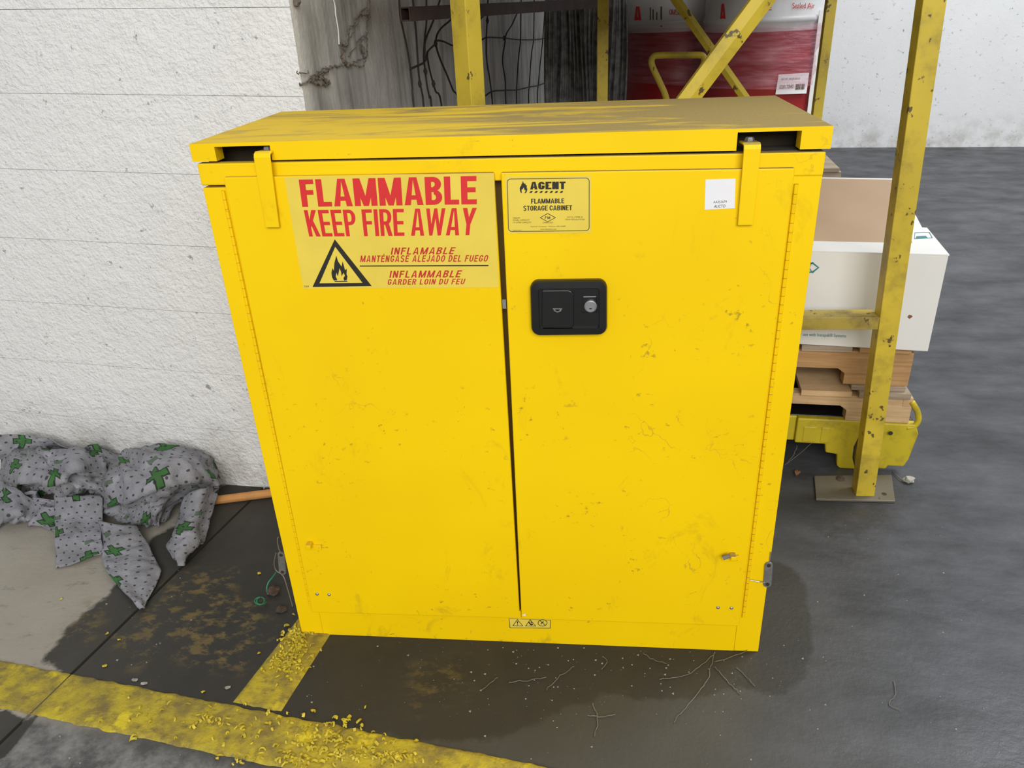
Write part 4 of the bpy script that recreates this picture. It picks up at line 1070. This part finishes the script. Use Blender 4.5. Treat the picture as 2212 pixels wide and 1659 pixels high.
# ================================================================== PALLET JACK HANDLE
jack = thing('pallet_jack', 'yellow pallet jack with a bent tube handle loop in front of the drums', 'pallet jack', (1.0, 1.95, 0))
YJ = 1.95
loop = [(1440, 216), (1425, 178), (1411, 148), (1407, 133), (1411, 123), (1421, 120), (1450, 119), (1490, 119), (1510, 119), (1519, 122), (1521, 133), (1516, 148), (1507, 178), (1496, 216)]
P = [ony(*q, YJ) for q in loop]
P = np.vstack([[P[0] + np.array([.03, .03, -.14])], P, [P[-1] + np.array([-.03, .03, -.14])]])
MB().tube(catmull(P, 5), .0125, 10).mk('handle_loop', MRACK, jack, smooth=True)
b = (P[0] + P[-1]) / 2
MB().tube([b, (b[0], b[1] + .12, .35)], .018, 10).mk('shaft', MRACK, jack)
MB().tube([P[0], b, P[-1]], .0125, 8).mk('cross_bar', MRACK, jack)
MB().lathe([(.05, .08), (.06, .1), (.06, .3), (.04, .36)], (b[0], b[1] + .13, 0), n=20).mk('pump', MBLACK, jack, smooth=True)
for s in (-1, 1): MB().tube([(b[0] + s * .03, b[1] + .13, .08), (b[0] + s * .09, b[1] + .13, .08)], .08, 20).mk('wheel', MBLACK, jack)
# ================================================================== STACK ON THE RIGHT
SA = -.082; SO = (1.668, .757)
def sx_(p): return (SO[0] + p[0] * math.cos(SA) - p[1] * math.sin(SA), SO[1] + p[0] * math.sin(SA) + p[1] * math.cos(SA), p[2])
pp = thing('plastic_pallet', 'scuffed yellow moulded plastic pallet under the wooden pallets', 'pallet', sx_((-.45, .35, 0)))
hT = .172
# front skirt outlines (x left negative), traced as the moulded silhouette
front_r = [(-.135, .0), (-.085, .0), (-.08, .012), (-.06, .012), (-.055, .024), (-.01, .024), (0, .05), (.012, .14), (.0, hT), (-.15, hT), (-.150, .03)]
MB().prism(front_r, lambda p, t: sx_((p[0], t, p[1])), .0, .03).mk('corner_leg', MPLY, pp, bevel=.004)
front_m = [(-.335, .085), (-.245, .085), (-.24, .055), (-.205, .05), (-.20, .008), (-.19, 0), (-.145, 0), (-.158, .04), (-.160, .08), (-.150, .12), (-.138, hT), (-.335, hT)]
MB().prism(front_m, lambda p, t: sx_((p[0], t, p[1])), .008, .032).mk('middle_leg', MPLY, pp, bevel=.004)
front_l = [(-.9, 0), (-.70, 0), (-.69, .05), (-.62, .085), (-.335, .085), (-.335, hT), (-.9, hT)]
MB().prism(front_l, lambda p, t: sx_((p[0], t, p[1])), .022, .034).mk('skirt', MPLY, pp, bevel=.004)
for i, (a, b_) in enumerate(((-.315, -.275), (-.262, -.235))):
    MB().box(a, b_, .006, .024, .09, .145, xf=sx_).mk('rib', MPLY, pp, bevel=.003)
MB().box(-.9, 0, .034, .75, hT - .03, hT, xf=sx_).mk('deck', MBLACK, pp, bevel=.004)  # deck drawn black, so the gap below the wood reads dark
for xx in (-.9, -.5, -.12): MB().box(xx, xx + .12, .55, .75, 0, hT - .03, xf=sx_).mk('rear_leg', MPLY, pp, bevel=.004)
# loop lip at the right end
lp = [(1957, 923), (1974, 921), (1984, 908), (1982, 890), (1976, 878), (1970, 868)]
MB().tube(catmull([ony(*q, .765) for q in lp], 4), .0085, 8).mk('end_loop', MPLY, pp, smooth=True)
c = ony(1924, 936, .752); MB().lathe([(.0065, -.001), (.0065, .001)], (c[0], c[1], c[2]), 'y', 12).mk('drain_hole', MDARK, pp)
z1 = pallet('wooden_pallet', 'pale wooden pallet lying on the yellow plastic pallet', (1.648, .765), SA, .98, .78, hT + .0005, (MW1, MW1, MWG), 'pallets under the white carton', boards=6, st_h=.085, under=False)
PT0 = PT
z2 = pallet('wooden_pallet', 'brown wooden pallet right under the white carton', (1.628, .775), SA, .96, .76, z1, (MW2, MWG, MW2), 'pallets under the white carton', boards=6, st_h=.108, under=True)
print('stack', z1, z2)
c = ony(1960, 866, .775)
MB().box(c[0] - .016, c[0] + .014, c[1] - .01, c[1] + .05, c[2] - .016, c[2] + .014).mk('splinter', MW1, PT0, bevel=.004)
# carton
bx = thing('carton', 'white cardboard carton with brown inner flap and green print on pallets', 'box', (1.45, .9, z2))
BA = -.155; 
bo = ony(2006, 752, .742)
BO = np.array([bo[0], bo[1]])
zb0 = z2 + .001; zb1 = ony(2049, 553, .742)[2]
print('box z', zb0, bo[2], zb1)
def bxf(p): return (BO[0] + p[0] * math.cos(BA) - p[1] * math.sin(BA), BO[1] + p[0] * math.sin(BA) + p[1] * math.cos(BA), p[2])
MB().box(-.62, 0, 0, .27, zb0, zb1, xf=bxf).mk('body', MCARD, bx, bevel=.002)
MB().box(-.62, .001, -.001, .271, zb1, zb1 + .004, xf=bxf).mk('top_flap', MCARD, bx)
fl0, fl1 = .098, .40
V = []
for k in range(9):
    t = k / 8; yy = fl0 + (fl1 - fl0) * t; zz_ = zb1 + .006 + .115 * t + .012 * math.sin(t * 3.14)
    V += [bxf((-.62, yy, zz_)), bxf((-.070 - .02 * t, yy, zz_ - .006))]
mk('inner_flap', V, [(2 * k, 2 * k + 1, 2 * k + 3, 2 * k + 2) for k in range(8)], MKRAFT, bx, solid=.004)
mk('flap_edge', [V[-2], V[-1], tuple(np.array(V[-1]) + (0, .004, .004)), tuple(np.array(V[-2]) + (0, .004, .004))], [(0, 1, 2, 3)], MCARD, bx, solid=.002)
mk('side_flap', [ony(1950, 500, .99), ony(1994, 497, .99), ony(1978, 466, 1.02), ony(1945, 430, 1.04)], [(0, 1, 2, 3)], MCARD, bx, solid=.003)
def boxface(px, py):
    return onplane(px, py, (BO[0], BO[1], 0) - np.array([-math.sin(BA), math.cos(BA), 0]) * .0012, (-math.sin(BA), math.cos(BA), 0))
V, F = text_mesh('for use with Instapak® Systems')
mk('lettering', [boxface(1722 + u * 106 , 731 + u * 0 - v * 9 - 4 * (1 - u)) for u, v in V], F, MTEAL, bx)
def bring(name, mat, outer, inner):
    n = len(outer); V = [boxface(*p) for p in outer] + [boxface(*p) for p in inner]
    return mk(name, V, [(i, (i + 1) % n, n + (i + 1) % n, n + i) for i in range(n)], mat, bx)
bring('leaf_logo', MTEAL, [(1770, 578), (1757, 567), (1738, 566), (1726, 578), (1738, 590), (1757, 589)], [(1766, 578), (1755, 570), (1740, 570), (1731, 578), (1740, 587), (1755, 586)])
bring('leaf_logo', MTEAL, [(1757, 566), (1749, 578), (1757, 590), (1755, 590), (1745, 578), (1755, 566)], [(1756, 568), (1748, 578), (1756, 588), (1755, 588), (1747, 578), (1755, 568)])
def boxtop(px, py): return onz(px, py, zb1 + .0048)
def tring(outer, inner):
    V = [boxtop(*p) for p in outer] + [boxtop(*p) for p in inner]; n = len(outer)
    return mk('top_print', V, [(i, (i + 1) % n, n + (i + 1) % n, n + i) for i in range(n)], MTEAL, bx)
tring([(1976, 502), (2008, 501), (2015, 514), (1975, 516)], [(1977, 503), (2007, 502), (2013, 513), (1976, 515)])
mk('top_print', [boxtop(*p) for p in ((1980, 510), (2000, 509), (2004, 514), (1978, 514))], [(0, 1, 2, 3)], MTEAL, bx)
c = boxface(1966, 684); clump('stain', c, .0055, MLEAF, bx, 3, (1, .15, 1))
# ================================================================== ABSORBENT MAT (crumpled)
matt = thing('absorbent_mat', 'crumpled grey perforated absorbent mat with green crosses heaped against the wall', 'mat', onz(250, 1150))
def Z8(x, y): return (x / 3.4563, 900 + y / 3.4563)
def lerp_rows(P, n):
    P = np.array(P, float); return np.array([P[i] + (P[i + 1] - P[i]) * k / n for i in range(len(P) - 1) for k in range(n)] + [P[-1]])
def patch(name, rows, amp=.006, sub=9, back=0.0, seed=0, uvo=(0, 0), ang=0.0, lin=False):
    cat_ = lerp_rows if lin else catmull
    G = np.array([[onz(*Z8(x, y), h) for x, y, h in r] for r in rows])
    if back:
        first = G[0].copy(); first[:, 1] += back; first[:, 2] *= .35
        G = np.concatenate([first[None], G], 0)
    A1 = np.array([cat_(G[:, j], sub) for j in range(G.shape[1])]).transpose(1, 0, 2)
    S = np.array([catmull(A1[i], sub) for i in range(A1.shape[0])])
    nr, nc = S.shape[:2]
    du = np.linalg.norm(np.diff(S, axis=1), axis=2).mean(0); dv = np.linalg.norm(np.diff(S, axis=0), axis=2).mean(1)
    U = np.concatenate([[0], np.cumsum(du)]); Vv = np.concatenate([[0], np.cumsum(dv)])
    gx = np.gradient(S, axis=1); gy = np.gradient(S, axis=0); N = np.cross(gx, gy); N /= np.linalg.norm(N, axis=2, keepdims=True) + 1e-9
    N *= np.sign(N[..., 2:3] + 1e-9)
    P = S.copy()
    for i in range(nr):
        for j in range(nc):
            u, v = U[j], Vv[i]
            e = 0
            for sc_, am in ((9, 1.0), (19, .55), (40, .28)):
                q = Vector((u * sc_ + seed * 3.1, v * sc_ * .8 + seed, seed * 1.7))
                e += 1.35 * am * (1 - 2 * abs(mnoise.noise(q + Vector(mnoise.noise_vector(q * .6)) * .5)))
            P[i, j] += N[i, j] * amp * 1.5 * (e - .6)
    tt = (P[..., 0] - WCOR[0]) * WN[0] + (P[..., 1] - WCOR[1]) * WN[1]
    ov = np.maximum(tt + .006, 0)
    P[..., 0] -= ov * WN[0]; P[..., 1] -= ov * WN[1]
    P[..., 2] = np.maximum(P[..., 2], .0035 + .001 * seed)
    F = [(i * nc + j, i * nc + j + 1, (i + 1) * nc + j + 1, (i + 1) * nc + j) for i in range(nr - 1) for j in range(nc - 1)]
    o = mk(name, P.reshape(-1, 3), F, MMAT, matt, smooth=True, solid=.0028)
    ca, sa = math.cos(ang), math.sin(ang)
    UVs = np.array([(uvo[0] + ca * U[j] - sa * Vv[i], uvo[1] + sa * U[j] + ca * Vv[i]) for i in range(nr) for j in range(nc)])
    lay = o.data.uv_layers.new(name='UVMap')
    idx = np.zeros(len(o.data.loops), dtype=np.int32); o.data.loops.foreach_get('vertex_index', idx)
    lay.data.foreach_set('uv', UVs[idx].astype(np.float32).ravel())
    return o
patch('fold', [[(0, 130, .20), (200, 140, .19), (400, 190, .17), (560, 250, .14), (610, 265, .12)], [(0, 240, .15), (200, 220, .16), (400, 230, .14), (500, 260, .12), (600, 280, .10)], [(0, 420, .06), (100, 400, .06), (250, 330, .08), (400, 300, .08), (580, 300, .08)]], .004, seed=1, uvo=(.02, .03))
patch('fold', [[(-60, 440, .09), (60, 480, .09), (220, 580, .08), (440, 630, .05)], [(-60, 600, .05), (120, 640, .07), (280, 650, .05), (430, 700, .03)], [(-60, 740, .03), (110, 740, .05), (230, 770, .02), (430, 780, .012)], [(-60, 860, .004), (60, 800, .012), (220, 800, .006), (415, 860, .004)]], .010, seed=2, uvo=(.3, .1), ang=.6)
patch('fold', [[(430, 590, .06), (600, 590, .075), (770, 600, .06)], [(420, 780, .022), (590, 760, .03), (765, 780, .03)], [(420, 950, .012), (590, 930, .016), (765, 930, .016)], [(415, 1130, .005), (590, 1090, .007), (775, 1020, .007)]], .005, seed=1.5, uvo=(.02, .05), ang=.15, lin=True)
patch('fold', [[(100, 305, .12), (230, 280, .15), (420, 290, .17), (600, 290, .16), (720, 300, .12)], [(40, 400, .10), (200, 380, .17), (400, 400, .15), (580, 390, .19), (760, 420, .12)], [(30, 460, .07), (180, 480, .14), (380, 490, .16), (560, 480, .15), (765, 500, .10)], [(90, 530, .04), (230, 560, .08), (400, 575, .10), (580, 560, .11), (755, 560, .08)], [(170, 590, .015), (280, 605, .03), (420, 620, .05), (580, 610, .06), (755, 610, .05)]], .011, back=.05, seed=3, uvo=(.5, .0), ang=-.2)
patch('fold', [[(605, 270, .12), (690, 205, .17), (740, 245, .15), (935, 330, .08)], [(715, 330, .10), (740, 350, .12), (810, 380, .11), (905, 372, .10)], [(760, 440, .08), (790, 440, .09), (835, 420, .10), (880, 390, .10)]], .004, seed=4, uvo=(.33, .33))
patch('fold', [[(755, 780, .035), (880, 810, .055), (1010, 830, .035)], [(755, 950, .012), (900, 960, .03), (1080, 930, .012)], [(760, 1080, .01), (930, 1050, .026), (1150, 1050, .01)], [(830, 1190, .009), (980, 1170, .022), (1205, 1160, .011)], [(900, 1280, .008), (1000, 1280, .018), (1160, 1270, .009)], [(1000, 1370, .007), (1040, 1380, .012), (1110, 1360, .007)], [(1055, 1435, .006), (1065, 1440, .007), (1075, 1435, .006)]], .005, seed=5, uvo=(.0, .08), ang=.35, lin=True)
patch('fold', [[(1400, 590, .10), (1510, 540, .12), (1615, 500, .07)], [(1350, 730, .05), (1460, 720, .08), (1590, 680, .03)], [(1305, 850, .04), (1420, 840, .06), (1560, 820, .022)], [(1255, 970, .03), (1390, 950, .05), (1530, 925, .02)], [(1290, 1050, .02), (1360, 1040, .034), (1460, 1000, .015)], [(1320, 1105, .006), (1345, 1112, .012), (1385, 1095, .006)]], .005, seed=6, uvo=(.17, .21), ang=-.3, lin=True)
patch('fold', [[(880, 330, .10), (975, 275, .14), (1100, 248, .16), (1300, 262, .16), (1480, 300, .13), (1590, 400, .08)], [(800, 440, .10), (920, 400, .17), (1080, 370, .20), (1280, 370, .20), (1450, 390, .17), (1618, 500, .08)], [(755, 540, .06), (880, 520, .15), (1060, 520, .19), (1260, 520, .18), (1430, 520, .14), (1605, 560, .06)],
               [(765, 640, .03), (880, 640, .10), (1050, 640, .14), (1220, 620, .13), (1370, 610, .09), (1590, 630, .03)], [(830, 730, .02), (920, 730, .05), (1050, 740, .08), (1150, 740, .08), (1240, 720, .06), (1400, 650, .03)], [(930, 790, .008), (980, 810, .012), (1060, 830, .012), (1140, 835, .012), (1200, 830, .012), (1240, 760, .012)]], .009, back=.05, seed=7, uvo=(.06, .075), ang=.45)
# broom handle behind the mat
a = onz(470, 1080, .0145); b = onz(579, 1066, .0145); d = b - a
stick = MB().tube([a - d * .25, a, b, b + d * 2.5], .0135, 14).mk('broom_handle', MW3, None, smooth=True)
tag(stick, 'round wooden broom handle lying on the floor behind the cabinet corner', 'handle')
# ================================================================== LITTER
gw = MB().tube(catmull([onz(597, 1236, .03), onz(588, 1248, .03), onz(580, 1258, .025), onz(576, 1272, .012), onz(579, 1284, .006)], 5), .0022, 6).mk('green_wire', MGREEN, None, smooth=True)
tag(gw, 'short arched piece of green wire by the cabinet foot', 'wire')
pts = [onz(562 + 14 * math.cos(t) * (1 - t * .05), 1298 + 8 * math.sin(t), .006 + .002 * t) for t in np.linspace(0, 11, 40)]
gw2 = MB().tube(pts, .0018, 6).mk('green_wire', MGREEN, None, smooth=True); tag(gw2, 'small coil of green wire beside brown debris', 'wire')
for q, r, s3, lb in (((592, 1280), .017, (1, .9, .55), 'brown clump of dirt by the cabinet foot near the green wire'), ((608, 1318), .013, (1.2, .9, .4), 'lower brown clump of dirt beside the yellow floor stripe')):
    c = onz(*q); o = clump('dirt_clump', (c[0], c[1], r * s3[2] * .8), r, MDIRT, None, q[0] * .01, s3); tag(o, lb, 'debris', 'dirt clumps by the cabinet foot')
def leaf(q, L, ang, lb, mat=MLEAF):
    c = onz(*q); V = []
    for i in range(7):
        t = i / 6 - .5; wd = L * .26 * math.cos(t * 3.0); h = .003 + .005 * (1 - 4 * t * t)
        for s in (-1, 0, 1):
            x = t * L; y = s * wd
            V.append((c[0] + x * math.cos(ang) - y * math.sin(ang), c[1] + x * math.sin(ang) + y * math.cos(ang), h + .004 * abs(s)))
    F = [(3 * i + s, 3 * i + s + 1, 3 * i + s + 4, 3 * i + s + 3) for i in range(6) for s in (0, 1)]
    o = mk('dead_leaf', V, F, mat, None, smooth=True, solid=.0006); tag(o, lb, 'leaf'); return o
leaf((1722, 1025), .034, 1.15, 'small brown dead leaf on the floor beside the rack base plate')
leaf((851, 1374), .02, .3, 'tiny dark dead leaf stuck at the cabinet bottom edge', MDIRT)
c = onz(1962, 1042); o = clump('dirt_clump', (c[0], c[1], .010), .014, MGRIT, None, 5, (1.2, .9, .7)); tag(o, 'pale clod of dirt with a root beside the yellow plastic pallet', 'debris')
o = MB().tube(catmull([onz(1928, 1018, .004), onz(1940, 1030, .006), onz(1952, 1038, .008)], 4), .0018, 5).mk('dry_root', MTWIG, None); tag(o, 'short dry root leading to the pale clod of dirt', 'root')
# loose paint flakes
fl = [(675, 1536), (725, 1550), (742, 1556), (755, 1550), (560, 1412), (258, 1383), (232, 1370), (440, 1495), (1340, 1249), (620, 1352), (258, 1264), (560, 1240), (133, 1295), (227, 1440)]
for k, q in enumerate(fl):
    c = onz(*q); r = random.uniform(.004, .008); a0 = random.uniform(0, 6)
    V = [(c[0], c[1], .004)] + [(c[0] + r * random.uniform(.6, 1.2) * math.cos(a0 + i), c[1] + .8 * r * random.uniform(.6, 1.2) * math.sin(a0 + i), .0012 + .003 * random.random()) for i in np.linspace(0, 5.4, 7)]
    o = mk('paint_flake', V, [(0, 1 + i, 1 + (i + 1) % 7) for i in range(7)], MFLAKE, None, solid=.0008)
    tag(o, 'loose yellow paint flake lying on the concrete floor', 'paint flake', 'loose yellow paint flakes')
for k, q in enumerate([(292, 1470), (312, 1478), (492, 1487), (296, 1474)][:3]):
    c = onz(*q); r = .008
    V = [(c[0], c[1], .0025)] + [(c[0] + r * random.uniform(.6, 1.2) * math.cos(i), c[1] + .7 * r * random.uniform(.6, 1.2) * math.sin(i), .0012 + .003 * random.random()) for i in np.linspace(0, 5.4, 7)]
    o = mk('paint_flake', V, [(0, 1 + i, 1 + (i + 1) % 7) for i in range(7)], MGRIT, None, solid=.0008); tag(o, 'white paint flake on the dark floor beside the yellow line', 'paint flake', 'white paint flakes')
# dry roots and webs in front of the cabinet
roots = [[(1545, 1408), (1535, 1440), (1527, 1470), (1505, 1500), (1475, 1535), (1455, 1560)], [(1540, 1415), (1510, 1440), (1475, 1460), (1425, 1468)], [(1545, 1440), (1570, 1470), (1590, 1490), (1600, 1500)], [(1590, 1440), (1610, 1460), (1630, 1482)], [(1545, 1430), (1600, 1412), (1630, 1395)],
         [(1390, 1410), (1410, 1425), (1440, 1432)], [(1300, 1445), (1312, 1430), (1303, 1418)], [(1180, 1490), (1210, 1460), (1240, 1440)], [(1040, 1490), (1060, 1475), (1075, 1462)], [(1100, 1475), (1140, 1470), (1180, 1462)], [(1270, 1545), (1300, 1548), (1330, 1545)], [(1280, 1520), (1290, 1550), (1285, 1590)], [(1930, 1470), (1935, 1500), (1920, 1520), (1945, 1535)],
         [(1695, 1005), (1720, 985), (1745, 965), (1760, 950)], [(1700, 1000), (1716, 980), (1722, 962)]]
for k, r_ in enumerate(roots):
    P = catmull([onz(*q, .003 if k < 13 else .004 + .02 * i) for i, q in enumerate(r_)], 5); P = P + rng.normal(0, .0008, P.shape); P[:, 2] = np.maximum(P[:, 2], .002)
    o = MB().tube(P, .0008, 5).mk('dry_root', MTWIG, None)
    tag(o, 'thin dry root strand on the dark floor in front of the cabinet' if k < 13 else 'thin web strand from the floor to the yellow plastic pallet', 'root', 'dry root strands' if k < 13 else 'web strands by the pallet')
# grit
m = MB()
for k in range(430):
    if k < 190: q = (random.gauss(1300, 260), random.gauss(1450, 55))
    else: q = (random.uniform(0, 2212), random.uniform(1100, 1650))
    if 420 < q[0] < 1690 and q[1] < 1375 + (q[0] - 655) * .04: continue
    c = onz(*q); r = .0006 + .0022 * random.random()**2.5
    if c[1] > .55: continue
    m.add([(c[0] - r, c[1], .0002), (c[0] + r * .7, c[1] - r, .0002), (c[0] + r, c[1] + r, .0002), (c[0], c[1], r * 1.3)], [(0, 2, 1), (0, 1, 3), (1, 2, 3), (2, 0, 3)])
gr = m.mk('floor_grit', MGRIT, None); tag(gr, 'pale grit scattered over the dark concrete floor', 'grit', kind='stuff')
